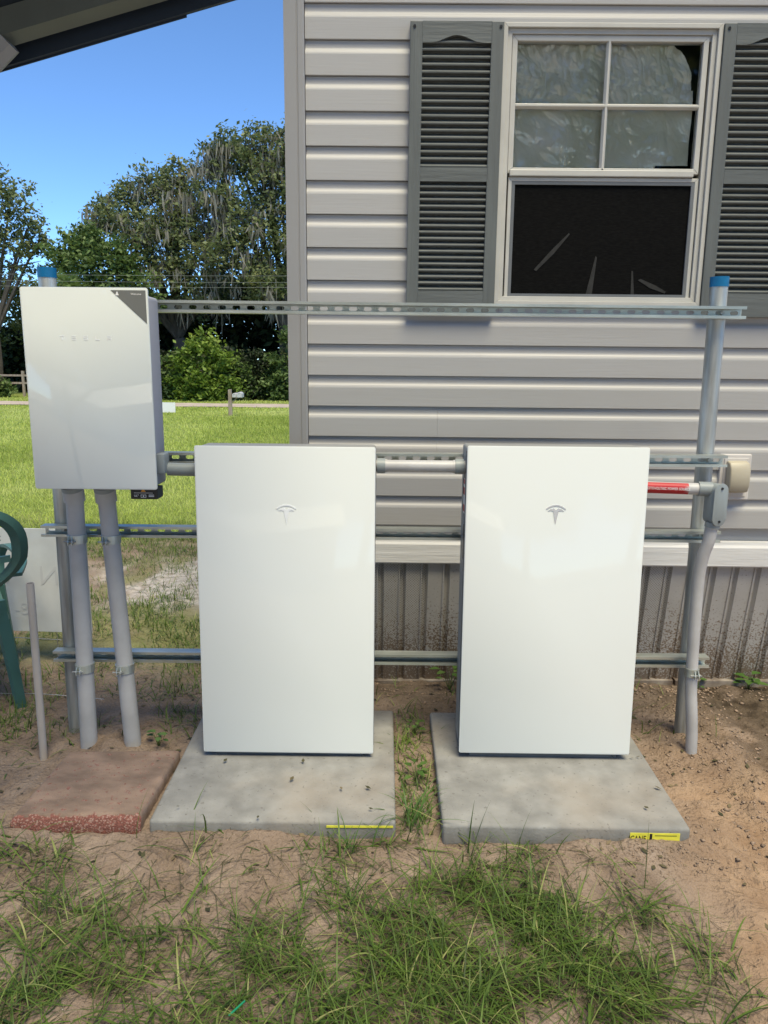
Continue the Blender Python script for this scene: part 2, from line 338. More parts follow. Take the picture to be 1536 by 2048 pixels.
# ------------------------------------------------------------------ ground
PADS = [(-.736, .030, 2.105, 2.865), (.176, .938, 2.090, 2.850)]
PAVER = (-1.16, -.762, 2.095, 2.50)
def gfar(Y): return -.025 * np.clip(Y - 4, 0, 34)
def gheight(X, Y):
    X = np.asarray(X, float); Y = np.asarray(Y, float)
    near = (1 - sst(4.5, 9, Y)) * (1 - sst(3, 6, np.abs(X))) * sst(-.5, .8, Y)
    z = gfar(Y) + near * .030 * sst(1.85, 2.25, Y)
    z += near * (.020 * fbm(X * 3.1, Y * 3.1, 3) + .017 * fbm(X * 11, Y * 11 + 5, 3) + .007 * fbm(X * 38, Y * 38, 2))
    # disturbed bank of soil beside the right pad and along the skirting
    bank = np.exp(-((X - 1.28) / .10) ** 2) * sst(1.9, 2.3, Y) * (1 - sst(2.9, 3.2, Y))
    z += near * bank * (.028 + .045 * np.maximum(0, fbm(X * 24, Y * 24 + 3, 3)))
    z += near * .02 * np.exp(-((Y - 3.12) / .12) ** 2) * (1 + fbm(X * 9, Y * 9, 2)) * (X > -.5)
    # soil heaped at the conduits and in front of the right pad
    for cx, cy, r, h in ((-1.11, 2.66, .12, .02), (-.96, 2.64, .11, .02), (1.15, 2.70, .12, .03), (.80, 2.02, .09, .028), (.62, 2.0, .1, .015), (-1.2, 2.02, .25, .02), (-.5, 2.02, .3, .012)):
        z += h * np.exp(-((X - cx) ** 2 + (Y - cy) ** 2) / r ** 2) * (1 + .8 * fbm(X * 22, Y * 22, 2))
    # tread prints in the warm sand, lower right
    tr = sst(.92, 1.05, X + .25 * (Y - 1.5)) * (1 - sst(2.15, 2.35, Y)) * near
    z += tr * (.009 * np.sin((Y * .9 + X * .5) * 105 + 4 * fbm(X * 4, Y * 4, 2)) * sst(-.05, .12, fbm(X * 5 + 9, Y * 5, 2)))
    for fx_, fy_, fa_ in ((1.12, 2.02, .3), (1.02, 1.66, -.2), (1.22, 1.80, .5), (-.30, 1.86, 1.0), (-.62, 1.95, .2), (1.30, 2.25, .1)):
        u_ = (X - fx_) * math.cos(fa_) + (Y - fy_) * math.sin(fa_); v_ = -(X - fx_) * math.sin(fa_) + (Y - fy_) * math.cos(fa_)
        q_ = (u_ / .045) ** 2 + (v_ / .12) ** 2; z += np.where(q_ < 4, -.013 * np.exp(-q_ ** 2) + .006 * np.exp(-(q_ - 1.6) ** 2 / .3) + .003 * np.sin(v_ * 330) * np.exp(-q_ ** 2), 0)
    for x0, x1, y0, y1 in PADS + [PAVER]:
        ins = sst(x0 - .005, x0 + .02, X) * (1 - sst(x1 - .02, x1 + .005, X)) * sst(y0 - .005, y0 + .02, Y) * (1 - sst(y1 - .02, y1 + .005, Y))
        z = z * (1 - ins) + np.minimum(z, .01) * ins
    return z
def axis(a, b, st, far):
    c = list(np.arange(a, b, st)); s = st; x = b
    while x < far[1]: c.append(x); s *= 1.16; x += s
    c.append(far[1]); s = st; x = a
    L = []
    while x > far[0]: s *= 1.16; x -= s; L.append(x)
    return np.array(sorted(L + c))
gx = axis(-2.2, 1.9, .0125, (-500, 500)); gy = axis(1.3, 3.5, .0125, (-300, 900))
GX, GY = np.meshgrid(gx, gy); GZ = gheight(GX, GY)
V = np.stack([GX.ravel(), GY.ravel(), GZ.ravel()], 1)
nx, ny = len(gx), len(gy); ii = np.arange(nx * ny).reshape(ny, nx)
F = np.stack([ii[:-1, :-1].ravel(), ii[:-1, 1:].ravel(), ii[1:, 1:].ravel(), ii[1:, :-1].ravel()], 1)
def turf_mask(X, Y):
    m = sst(5.6, 7.5, Y + 1.0 * fbm(X * .9, Y * .9, 3)) + .55 * sst(3.2, 3.9, Y + .5 * fbm(X * 2, Y * 2, 3)) * sst(-.1, .25, fbm(X * 2.3 + 4, Y * 2.3, 3)) * (X < -.3)
    return np.clip(m, 0, 1)
turf = turf_mask(GX, GY)
behind = 1 - sst(-.6, .8, GY)  # unseen ground behind the viewer, made pale to bounce light onto the fronts
pale = np.exp(-(((GX + 1.25 + .15 * (GY - 4.6)) / .75) ** 2 + ((GY - 4.85) / .72) ** 2) ** 2) * sst(-.22, .15, fbm(GX * 4, GY * 4, 4) + .1)
pale = np.clip(pale * 1.15 + .6 * np.exp(-(((GX + 6.4) / 1.3) ** 2 + ((GY - 28.3) / .5) ** 2)) + .8 * behind, 0, 1)
warm = np.clip((1 - .8 * sst(2.3, 2.7, GY)) * sst(.72, 1.15, GX + .35 * (2.0 - GY) * (GY < 2.3) - .1 + .35 * fbm(GX * 3, GY * 3, 3)) * (1 - sst(2.7, 3.1, GY)) * (GY > 1), 0, 1)
def g2(X, Y, cx, cy, rx, ry, a): return a * np.exp(-((X - cx) / rx) ** 2 - ((Y - cy) / ry) ** 2)
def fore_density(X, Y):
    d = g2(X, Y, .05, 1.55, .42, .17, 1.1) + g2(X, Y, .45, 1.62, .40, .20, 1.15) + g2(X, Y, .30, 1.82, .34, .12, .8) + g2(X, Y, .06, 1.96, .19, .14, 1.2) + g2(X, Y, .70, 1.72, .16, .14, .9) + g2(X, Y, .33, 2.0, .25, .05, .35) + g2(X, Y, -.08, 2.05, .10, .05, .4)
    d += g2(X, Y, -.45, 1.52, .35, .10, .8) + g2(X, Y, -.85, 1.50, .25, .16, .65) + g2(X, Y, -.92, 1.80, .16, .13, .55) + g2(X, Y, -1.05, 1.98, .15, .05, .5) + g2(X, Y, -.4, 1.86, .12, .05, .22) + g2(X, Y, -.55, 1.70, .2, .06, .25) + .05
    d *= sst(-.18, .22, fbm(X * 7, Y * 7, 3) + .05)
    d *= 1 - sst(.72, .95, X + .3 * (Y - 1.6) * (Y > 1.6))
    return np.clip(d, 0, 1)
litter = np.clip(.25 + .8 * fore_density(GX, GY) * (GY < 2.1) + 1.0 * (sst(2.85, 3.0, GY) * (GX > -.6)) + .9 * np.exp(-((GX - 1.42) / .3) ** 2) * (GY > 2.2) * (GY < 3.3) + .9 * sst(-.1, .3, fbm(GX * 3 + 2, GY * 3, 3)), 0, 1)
g = npmesh('ground', V, F, 'ground', attrs={'turf': turf.ravel() * (1 - pale.ravel() * .9), 'pale': pale.ravel(), 'warm': warm.ravel(), 'litter': litter.ravel(), 'thatch': np.clip(.75 * fore_density(GX, GY) * (GY < 2.1) + .75 * np.exp(-((GX - 1.55) / .33) ** 2) * sst(2.2, 2.6, GY + .4 * fbm(GX * 6, GY * 6, 3)) * (GY < 3.4) * sst(-.25, .2, fbm(GX * 8, GY * 8, 3) + .1) + .5 * sst(2.85, 3.05, GY + .2 * fbm(GX * 7, GY * 7, 3)) * (GX > -.5) * (GY < 3.4), 0, 1).ravel()})  # thatch and dark soil; under dense grass also painted shade for contrast
g.data.polygons.foreach_set('use_smooth', [True] * len(g.data.polygons)); tag(g, kind='structure')
# dirt road
xs = np.linspace(-90, 60, 120); ry = 37.0 + .004 * (xs + 4) ** 2 * .15
VV = []; 
for x, y in zip(xs, ry):
    for d in (0, 1.1, 2.2, 3.4): VV.append((x, y + d + .15 * math.sin(x * 1.3 + d), float(gfar(y + d)) + .03))
FF = [(i * 4 + j, (i + 1) * 4 + j, (i + 1) * 4 + j + 1, i * 4 + j + 1) for i in range(119) for j in range(3)]
tag(npmesh('dirt_road', VV, FF, 'road'), kind='structure')

# ------------------------------------------------------------------ house
WY = 3.13
house = thing('mobile_home', (-.414, WY, 0), 'grey mobile home with lapped vinyl siding, shuttered window and ribbed skirting', 'house')
HX0, HX1, HY1 = -.40, 7.6, 7.35
WX0, WX1, WZ0, WZ1 = .425, 1.205, 1.712, 2.69        # window opening
wb = MB().box(HX0, WX0, WY + .03, WY + .12, .62, 3.15).box(WX1, HX1, WY + .03, WY + .12, .62, 3.15).box(WX0, WX1, WY + .03, WY + .12, WZ1, 3.15).box(WX0, WX1, WY + .03, WY + .12, .62, WZ0)
wb.box(HX0, HX0 + .1, WY + .121, HY1, .62, 3.15).box(HX1 - .1, HX1, WY + .121, HY1, .62, 3.15).box(HX0 + .101, HX1 - .101, HY1 - .1, HY1, .62, 3.15)
wall = wb.build('wall', 'siding', house)
# siding: each lapped course is a board of its own
PITCH = .1243
prof = [(.030, 0), (.005, .0), (.003, -.001), (.0, .001), (.0, .074), (.001, .079), (.0032, .085), (.0072, .091), (.0092, .096), (.0098, .101), (.0098, .1222), (.030, .1222)]
def course(zb, x0, x1):
    b = MB(); b.prism([(WY + y, zb + z) for y, z in prof], 'x', x0, x1)
    return b.build('siding_board', 'siding', house)
for k in range(-4, 16):
    zb = 2.655 - PITCH * k
    if zb + PITCH > 3.16: continue
    segs = [(-.335, HX1 - .06)]
    if zb < WZ1 - .05 and zb + PITCH > WZ0 + .02: segs = [(-.335, WX0 + .006), (WX1 - .006, HX1 - .06)]
    elif k in (12, 13): segs = [(-.335, .196), (.1965, HX1 - .06)]
    elif k in (6, 9, 14): segs = [(-.335, 2.4 + .2 * (k % 3)), (2.4005 + .2 * (k % 3), HX1 - .06)]
    for a, b in segs: course(zb, a, b)
    if k == 8: MB().box(WX0 + .007, WX1 - .007, WY, WY + .03, zb, 1.70).build('siding_board', 'siding', house)
# corner post with its grooves
ct = MB().prism([(-.414, WY - .012), (-.368, WY - .012), (-.366, WY - .009), (-.363, WY - .009), (-.361, WY - .012), (-.343, WY - .012), (-.337, WY - .007), (-.337, WY + .03), (-.399, WY + .03), (-.399, WY + .12), (-.414, WY + .12)], 'z', .58, 3.16)
ct.build('corner_trim', 'trim', house)
# band board above the skirting, in two lengths
bp_ = [(.03, 0), (.001, .0), (-.004, .006), (-.004, .085), (.001, .096), (.004, .11), (.03, .11)]
for a, b in ((-.41, 1.272), (1.275, HX1 - .02)):
    MB().prism([(WY - .006 + y, .622 + z) for y, z in bp_], 'x', a, b).build('band_board', 'band', house)
# skirting strips: flat face, proud rib, recessed groove; foot further back than the head
SP = .0955
def skirt_strip(x0, perf):
    sec = [(0, 0), (.005, -.008), (.066, -.008), (.069, -.013), (.074, -.013), (.0775, .006), (.0895, .008), (SP, 0)]
    vs = []; n = len(sec)
    for (yy, zz) in ((3.150, .64), (3.255, .015)):
        vs += [(x0 + a, yy + b, zz) for a, b in sec]
    for (yy, zz) in ((3.162, .64), (3.267, .015)):
        vs += [(x0 + a, yy + b, zz) for a, b in sec]
    fs = [(i, i + 1, n + i + 1, n + i) for i in range(n - 1)] + [(2 * n + i, 3 * n + i, 3 * n + i + 1, 2 * n + i + 1) for i in range(n - 1)]
    fs += [(0, n, 3 * n, 2 * n), (n - 1, 3 * n - 1, 4 * n - 1, 2 * n - 1)]
    return MB().add(vs, fs).build('skirting_strip', 'skirt_perf' if perf else 'skirt', house)
for i in range(72):
    x0 = -.405 + i * SP
    skirt_strip(x0, i in (3, 4, 5, 13, 14, 15, 16) or i > 40 and i % 8 in (4, 5))
MB().box(-.39, HX1, 3.40, 3.42, .0, .62).build('skirting_backing', 'dark', house)
# side skirting and bottom track
MB().box(-.405, -.395, 3.28, HY1, .0, .62).build('side_skirting', 'skirt', house)
def track(x0, x1, z0, z1, dy):
    vs = []
    return MB().add([(x0, 3.225 + dy, z0), (x1, 3.225 + dy, z1), (x1, 3.285 + dy, z1), (x0, 3.285 + dy, z0), (x0, 3.225 + dy, z0 + .042), (x1, 3.225 + dy, z1 + .042), (x1, 3.285 + dy, z1 + .042), (x0, 3.285 + dy, z0 + .042)],
             [(0, 3, 2, 1), (4, 5, 6, 7), (0, 1, 5, 4), (1, 2, 6, 5), (2, 3, 7, 6), (3, 0, 4, 7)]).build('skirting_track', MT['track'], house, bevel=.003)
MT['track'] = mat('muddy_track', (.17, .12, .09), .8, var=.4, vscale=14, col2=(.34, .30, .26))
track(-.40, 1.30, -.005, .02, 0); track(1.306, 5.0, .024, .03, -.008)
# eave and roof
eave = MB().prism([(-.414 - .09, 3.14), (-.414, 3.14), (-.414, 3.17), (-.414 - .09, 3.17)], 'y', WY - .15, HY1 + .3)
eave.build('soffit', 'winframe', house)
rf = MB(); ym = (WY + HY1) / 2
rf.prism([(WY - .10, 3.17), (WY - .10, 3.28), (ym, 3.95), (HY1 + .4, 3.28), (HY1 + .4, 3.17), (ym, 3.84)], 'x', -.51, HX1 + .3)
roof = rf.build('roof', 'roof', house)
MB().box(-.50, HX1 + .25, WY - .10, WY - .003, 3.165, 3.18).build('front_soffit', 'winframe', house)
MB().prism([(WY + .02, 3.15), (HY1 - .02, 3.15), (ym, 3.83)], 'x', -.40, -.34).build('gable_wall', 'siding', house)

# ------------------------------------------------------------------ window
win = MB()
fx0, fx1, fz0, fz1 = .408, 1.222, 1.694, 2.708
def frame_ring(mb, x0, x1, z0, z1, w_, y0, y1):
    """four mitred members"""
    for quad in (((x0, z0), (x1, z0), (x1 - w_, z0 + w_), (x0 + w_, z0 + w_)), ((x1, z0), (x1, z1), (x1 - w_, z1 - w_), (x1 - w_, z0 + w_)),
                 ((x1, z1), (x0, z1), (x0 + w_, z1 - w_), (x1 - w_, z1 - w_)), ((x0, z1), (x0, z0), (x0 + w_, z0 + w_), (x0 + w_, z1 - w_))):
        mb.prism(list(quad), 'y', y0, y1)
    return mb
window = frame_ring(MB(), fx0, fx1, fz0, fz1, .016, WY - .022, WY + .03).build('window', 'winframe', house, bevel=.0015)
frame_ring(MB(), fx0 + .017, fx1 - .017, fz0 + .017, fz1 - .017, .017, WY - .010, WY + .04).build('window_frame', 'winframe', window, bevel=.001)
sx0, sx1 = .446, 1.172
frame_ring(MB(), sx0 - .002, sx1 + .008, 2.188, 2.672, .020, WY - .004, WY + .03).build('upper_sash', 'winframe', window, bevel=.002)
MB().box(.452, 1.160, WY - .012, WY + .03, 2.176, 2.2).build('meeting_rail', 'winframe', window, bevel=.003)
MB().prism([(.799, WY + .008), (.806, WY - .004), (.812, WY - .004), (.819, WY + .008), (.819, WY + .016), (.799, WY + .016)], 'z', 2.2, 2.654).build('muntin', 'winframe', window)
MB().prism([(WY + .008, 2.420), (WY - .0045, 2.427), (WY - .0045, 2.433), (WY + .008, 2.440), (WY + .0155, 2.440), (WY + .0155, 2.420)], 'x', .464, 1.162).build('muntin', 'winframe', window)
frame_ring(MB(), .449, 1.185, 1.713, 2.174, .014, WY - .002, WY + .03).build('lower_sash', 'winframe', window, bevel=.002)
def pane_mat():
    m = bpy.data.materials.new('window_glass'); m.use_nodes = True
    n = m.node_tree.nodes; l = m.node_tree.links; n.remove(n['Principled BSDF'])
    tr = n.new('ShaderNodeBsdfTransparent'); gl = n.new('ShaderNodeBsdfGlossy'); gl.inputs['Roughness'].default_value = .03
    fr = n.new('ShaderNodeFresnel'); fr.inputs[0].default_value = 1.45; mx = n.new('ShaderNodeMixShader')
    l.new(fr.outputs[0], mx.inputs[0]); l.new(tr.outputs[0], mx.inputs[1]); l.new(gl.outputs[0], mx.inputs[2]); l.new(mx.outputs[0], n['Material Output'].inputs[0])
    return m
MT['pane'] = pane_mat()
for a, b in ((.464, .800), (.818, 1.162)):
    for c, d in ((2.206, 2.421), (2.439, 2.654)):
        MB().box(a, b, WY + .010, WY + .013, c, d).build('pane', 'pane', window)
# crumpled plastic film hung behind the upper panes
def film_mat():
    m = bpy.data.materials.new('plastic_film'); m.use_nodes = True
    n = m.node_tree.nodes; l = m.node_tree.links; p = n['Principled BSDF']
    p.inputs['Base Color'].default_value = (.30, .33, .24, 1); p.inputs['Roughness'].default_value = .16; p.inputs['Specular IOR Level'].default_value = 1.0
    p.inputs['Coat Weight'].default_value = .4; p.inputs['Coat Roughness'].default_value = .18
    tc = n.new('ShaderNodeTexCoord'); nz = n.new('ShaderNodeTexNoise'); nz.inputs['Scale'].default_value = 4; nz.inputs['Detail'].default_value = 5
    l.new(tc.outputs['Object'], nz.inputs['Vector'])
    rp = n.new('ShaderNodeValToRGB'); rp.color_ramp.elements[0].position = .35; rp.color_ramp.elements[1].position = .7
    rp.color_ramp.elements[0].color = (.60, .63, .46, 1); rp.color_ramp.elements[1].color = (.85, .86, .76, 1)
    l.new(nz.outputs['Fac'], rp.inputs[0]); l.new(rp.outputs[0], p.inputs['Base Color'])
    return m
MT['film'] = film_mat()
fxs = np.linspace(.45, 1.15, 300); fzs = np.linspace(2.20, 2.665, 200); FX, FZ = np.meshgrid(fxs, fzs)
def ridged(x, y, o=4):
    s = 0; a = 1
    for i in range(o): s = s + a * (1 - 2 * np.abs(2 * vnoise(x * 2 ** i + 7.7 * i, y * 2 ** i + 3 * i))); a *= .5
    return s
amp = .25 + .75 * sst(2.36, 2.56, FZ)
FY = WY + .036 + amp * (.0075 * ridged(FX * 14 + 2.0 * FZ + .8 * fbm(FX * 9, FZ * 9, 2), FZ * 10 + 3 * FX, 5) + .008 * fbm(FX * 6, FZ * 4, 2)) + .0035 * ridged(FX * 5 + 30, FZ * 5, 3)
FY += .006 * amp * np.sin((FX * 1.0 - .77) / (.08 + np.abs(2.70 - FZ)) * 14) * np.exp(-((FX - .72) / .12) ** 2)
keep = ~((FX - 1.02) ** 2 / .125 ** 2 + (FZ - 2.50) ** 2 / .17 ** 2 > 1.0) | (FX < 1.06) | (FZ < 2.50)
keep &= ~((FX > 1.02 + .6 * np.abs(FZ - 2.215)) & (FZ < 2.226))
ii = np.arange(FX.size).reshape(FX.shape); kk = keep[:-1, :-1] & keep[1:, 1:] & keep[:-1, 1:] & keep[1:, :-1]
F = np.stack([ii[:-1, :-1][kk], ii[:-1, 1:][kk], ii[1:, 1:][kk], ii[1:, :-1][kk]], 1)
flm = npmesh('plastic_film', np.stack([FX.ravel(), FY.ravel(), FZ.ravel()], 1), F, 'film', window, org=ORG[house.name])
flm.data.polygons.foreach_set('use_smooth', [True] * len(flm.data.polygons))
tag(flm, label='crumpled translucent plastic sheet behind the upper panes')
# insect screen below: dark woven mesh with a few smears
def screen_mat():
    m = bpy.data.materials.new('insect_screen'); m.use_nodes = True
    n = m.node_tree.nodes; l = m.node_tree.links; p = n['Principled BSDF']; p.inputs['Roughness'].default_value = .65; p.inputs['Specular IOR Level'].default_value = .06
    tc = n.new('ShaderNodeTexCoord'); nz = n.new('ShaderNodeTexNoise'); nz.inputs['Scale'].default_value = 130; nz.inputs['Detail'].default_value = 8
    mp = n.new('ShaderNodeMapping'); mp.inputs['Scale'].default_value = (.4, 1, 3); l.new(tc.outputs['Object'], mp.inputs[0]); l.new(mp.outputs[0], nz.inputs['Vector'])
    rp = n.new('ShaderNodeValToRGB'); rp.color_ramp.elements[0].position = .40; rp.color_ramp.elements[1].position = .80
    rp.color_ramp.elements[0].color = (.003, .003, .003, 1); rp.color_ramp.elements[1].color = (.010, .010, .009, 1)
    l.new(nz.outputs['Fac'], rp.inputs[0]); l.new(rp.outputs[0], p.inputs['Base Color'])
    return m
MT['screen'] = screen_mat()
scr = MB().box(.463, 1.171, WY + .006, WY + .009, 1.727, 2.160).build('insect_screen', 'screen', window)
frame_ring(MB(), .4635, 1.1705, 1.7275, 2.1595, .012, WY - .001, WY + .012).build('screen_frame', MT['track'] if False else 'body_dark', window)
MT['smear'] = mat('pale_smear', (.017, .017, .016), .8, var=.4, vscale=40)
for pts in (((.565, 1.832), (.574, 1.826), (.64, 1.892), (.70, 1.966), (.696, 1.971), (.63, 1.905)), ((.775, 1.735), (.80, 1.735), (.812, 1.88), (.806, 1.885)), ((.955, 1.74), (.968, 1.74), (.958, 1.83), (.952, 1.83)), ((.98, 1.795), (1.03, 1.765), (1.09, 1.745), (1.094, 1.752), (1.05, 1.776), (.99, 1.800))):
    MB().prism(list(pts), 'y', WY + .0045, WY + .0055).build('dried_smear', 'smear', window)
# dark room behind the window
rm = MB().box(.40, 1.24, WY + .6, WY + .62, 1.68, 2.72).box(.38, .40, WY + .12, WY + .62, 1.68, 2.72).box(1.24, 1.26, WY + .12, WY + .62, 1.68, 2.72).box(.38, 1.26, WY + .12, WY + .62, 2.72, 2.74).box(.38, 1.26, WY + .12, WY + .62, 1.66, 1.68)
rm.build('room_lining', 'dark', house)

# ------------------------------------------------------------------ shutters
def shutter(x0):
    w_, z0, z1 = .348, 1.655, 2.707; y0, y1 = WY - .030, WY + .004; st = .046
    ia, ib = x0 + st, x0 + w_ - st
    lo0, lo1, up0, up1 = 1.745, 2.150, 2.200, 2.648
    arch = []
    for i in range(17):
        t = i / 16; s = 0 if t < .12 or t > .88 else .5 - .5 * math.cos((t - .12) / .76 * 2 * math.pi)
        arch.append((ib + (ia - ib) * t, up1 - .014 + .026 * s))
    b = MB()
    b.box(x0, ia, y0, y1, z0, z1).box(ib, x0 + w_, y0, y1, z0, z1)
    sh = b.build('shutter', 'shutter', house, bevel=.002)
    for a_, b_ in ((z0, lo0), (lo1, up0)): MB().box(ia, ib, y0, y1, a_, b_).build('rail', 'slat', sh)
    MB().prism([(ia, z1), (ib, z1)] + arch, 'y', y0, y1).build('arched_rail', 'slat', sh)
    MB().box(ia, ib, y1 - .006, y1, lo0, z1 - .03).build('backing', 'shutter', sh)
    for lo, hi, n in ((lo0, lo1, 17), (up0, up1 + .01, 18)):
        p = (hi - lo) / n
        for i in range(n):
            zc = lo + (i + .5) * p
            MB().prism([(y0 + .004, zc - p * .36), (y0 + .007, zc - p * .46), (y1 - .007, zc + p * .30), (y1 - .007, zc + p * .46), (y0 + .006, zc - p * .12), (y0 + .0035, zc - p * .22)], 'x', ia - .001, ib + .001).build('slat', 'slat', sh)
    for sx_ in (x0 + .016, x0 + w_ - .012):
        MB().tube([(sx_, y0 - .003, z1 - .018), (sx_, y0 + .002, z1 - .018)], .0055, 10).build('screw', 'black', sh)
shutter(.060); shutter(1.224)
# outlet with flip cover
ob = MB().box(1.372, 1.500, WY - .010, WY + .02, .915, 1.106).build('outlet_box', 'outlet_frame', house, bevel=.004)
MB().box(1.386, 1.486, WY - .014, WY - .0101, .930, 1.091).build('inner_plate', 'outlet_frame', ob, bevel=.002)
cv = MB().prism([(WY - .014, .945), (WY - .05, .955), (WY - .062, .985), (WY - .060, 1.05), (WY - .045, 1.075), (WY - .014, 1.082)], 'x', 1.395, 1.478).build('flip_cover', 'beige', ob, bevel=.006, seg=3, smooth=True)

# ------------------------------------------------------------------ pads and paver
def pad(rect, z, label, tilt):
    x0, x1, y0, y1 = rect
    b = MB().box(x0, x1, y0, y1, z - .075, z); o = b.build('concrete_pad', 'concrete', org=((x0 + x1) / 2, (y0 + y1) / 2, z - .075), bevel=.010, seg=3, smooth=True)
    o.rotation_euler = tilt
    return tag(o, label, 'concrete pad', 'concrete equipment pads')
padL = pad(PADS[0], .070, 'square concrete pad under the left battery unit, beside the red paver', (R_(.3), R_(-.2), R_(.4)))
padR = pad(PADS[1], .074, 'square concrete pad with yellow lettered sticker on its front edge, under right battery', (R_(.2), R_(.2), R_(.1)))
def on(parent, mb, name, m, **k): return mb.build(name, m, parent, org=ORG[parent.name], **k)
yl = on(padR, box(.752, .905, 2.0885, 2.0898, .024, .058), 'edge_sticker', 'yellow')
t_ = text('ICANE', .030, 'black', 'sticker_lettering', yl, Vector((.775, 2.0880, .038)) - ORG[padR.name], sx=.62)
on(yl, box(.812, .820, 2.0880, 2.0884, .026, .056), 'printed_bar', 'black'); on(yl, box(.828, .895, 2.0880, 2.0884, .049, .051), 'printed_line', 'black')
ORG[yl.name] = ORG[padR.name]
on(padL, box(-.185, .022, 2.1025, 2.1043, .051, .058), 'edge_sticker', 'yellow')
# red paver with crumbled front edge
bm = bmesh.new(); n1, n2 = 46, 46; vg = {}
px0, px1, py0, py1 = PAVER
def pv(u, v):
    x = px0 + (px1 - px0) * u + .012 * v; y = py0 + (py1 - py0) * v + .02 * u
    return x, y
NX, NY = 60, 60; PVV = []; PW = []
for j in range(NY + 1):
    for i in range(NX + 1):
        u, v = i / NX, j / NY; x, y = pv(u, v)
        ed = min(u, 1 - u, v * 1.2, 1 - v) * .4
        zz = .078 + .0016 * float(fbm(np.array(x * 60), np.array(y * 60), 3)) - .012 * max(0, 1 - ed / .012) ** 2
        if v < .03: zz -= .006 * (.6 + float(vnoise(np.array(x * 90), np.array(3.))))
        PVV.append((x, y, zz)); PW.append(max(.10, max(0, 1 - v * .4 / .012) * .6 + (.25 if v < .012 else 0)))
PF = []
for j in range(NY):
    for i in range(NX): a = j * (NX + 1) + i; PF.append((a, a + 1, a + NX + 2, a + NX + 1))
ring = [i for i in range(NX + 1)] + [j * (NX + 1) + NX for j in range(1, NY + 1)] + [NY * (NX + 1) + i for i in range(NX - 1, -1, -1)] + [j * (NX + 1) for j in range(NY - 1, 0, -1)]
for k, r in enumerate(ring):
    x, y, zz = PVV[r]; fr = r <= NX
    PVV.append((x + .003 * random.uniform(-1, 1), y - (.006 + .004 * random.random() if fr else 0), .035)); PW.append(.55 if fr else 0)
for k, r in enumerate(ring):
    PVV.append((PVV[r][0], PVV[r][1], .0)); PW.append(.4 if r <= NX else 0)
b0 = (NX + 1) * (NY + 1); L = len(ring)
for k in range(L):
    q = (k + 1) % L; PF.append((ring[k], b0 + k, b0 + q, ring[q])); PF.append((b0 + k, b0 + L + k, b0 + L + q, b0 + q))
pav = npmesh('paving_slab', PVV, PF, 'paver', org=((px0 + px1) / 2, (py0 + py1) / 2, 0), attrs={'wear': PW})
tag(pav, 'square reddish paving slab with crumbling front edge, lying below the grey conduits', 'paver')

# ------------------------------------------------------------------ posts and strut channels
RY = 2.675                                            # front lips of the rails
def post(x0, x1, zt, label):
    x0 *= 1.0075; x1 *= 1.0075; zt = 1.47 + (zt - 1.47) * 1.0075
    t = thing('steel_post', (x1, RY + .0725, 0), label, 'post', 'galvanised posts carrying the rails')
    MB().tube([(x1, RY + .0725, -.25), (x0, RY + .0725, zt - .012)], .0302, 24).build('pipe', 'galv', t, smooth=True)
    c = MB().tube([(x0 + (x1 - x0) * .018, RY + .0725, zt - .034), (x0, RY + .0725, zt)], .0318, 24).build('blue_cap', 'blue', t, smooth=True)
    return t
post(-1.197, -1.214, 1.776, 'galvanised steel post with blue cap behind the gateway cabinet and two conduits')
post(1.134, 1.154, 1.766, 'galvanised steel post with blue cap at the right ends of the rails')
def strut_mesh(mb_flange, x0, x1, y, zc):
    h = .0206; t = .0026; d = .0413; lip = .0095
    for s in (1, -1):
        pts = [(y + d, zc + s * h), (y, zc + s * h), (y, zc + s * (h - lip)), (y + .0075, zc + s * (h - lip)), (y + .0075, zc + s * (h - lip + .002)), (y + t, zc + s * (h - lip + .002)), (y + t, zc + s * (h - t)), (y + d, zc + s * (h - t))]
        mb_flange.prism(pts, 'x', x0, x1)
    P = .0508; n = max(1, int(round((x1 - x0) / P))); P = (x1 - x0) / n; hh = h - t - .0002
    N = 16; ang = [2 * math.pi * (i + .5) / N for i in range(N)]
    for c in range(n):
        cx = x0 + (c + .5) * P; V_ = []; 
        for yy in (y + d - t, y + d - .0004):
            for a in ang:
                px_, pz_ = math.cos(a), math.sin(a)
                V_.append((cx + .007 * px_ + (.0072 if px_ > 0 else -.0072), yy, zc + .007 * pz_))
            for a in ang:
                px_, pz_ = math.cos(a), math.sin(a); k = 1 / max(abs(px_), abs(pz_))
                V_.append((cx + px_ * k * P / 2, yy, zc + pz_ * k * hh))
        # corners snap
        F_ = []
        for i in range(N):
            q = (i + 1) % N
            F_ += [(i, q, N + q, N + i), (2 * N + i, 3 * N + i, 3 * N + q, 2 * N + q), (i, 2 * N + i, 2 * N + q, q)]
        mb_flange.add(V_, F_)
        for sx_ in (-1, 1):
            for sz_ in (-1, 1):
                # corner fillers between neighbouring samples
                idx = [i for i in range(N) if math.cos(ang[i]) * sx_ > 0 and math.sin(ang[i]) * sz_ > 0]
                a_, b_ = [i for i in idx if abs(abs(math.cos(ang[i])) - abs(math.sin(ang[i]))) < .4][:2]
                for yy, o_ in ((y + d - t, N), (y + d - .0004, 3 * N)):
                    mb_flange.add([V_[o_ + a_], V_[o_ + b_], (cx + sx_ * P / 2, yy, zc + sz_ * hh)], [(0, 1, 2)])
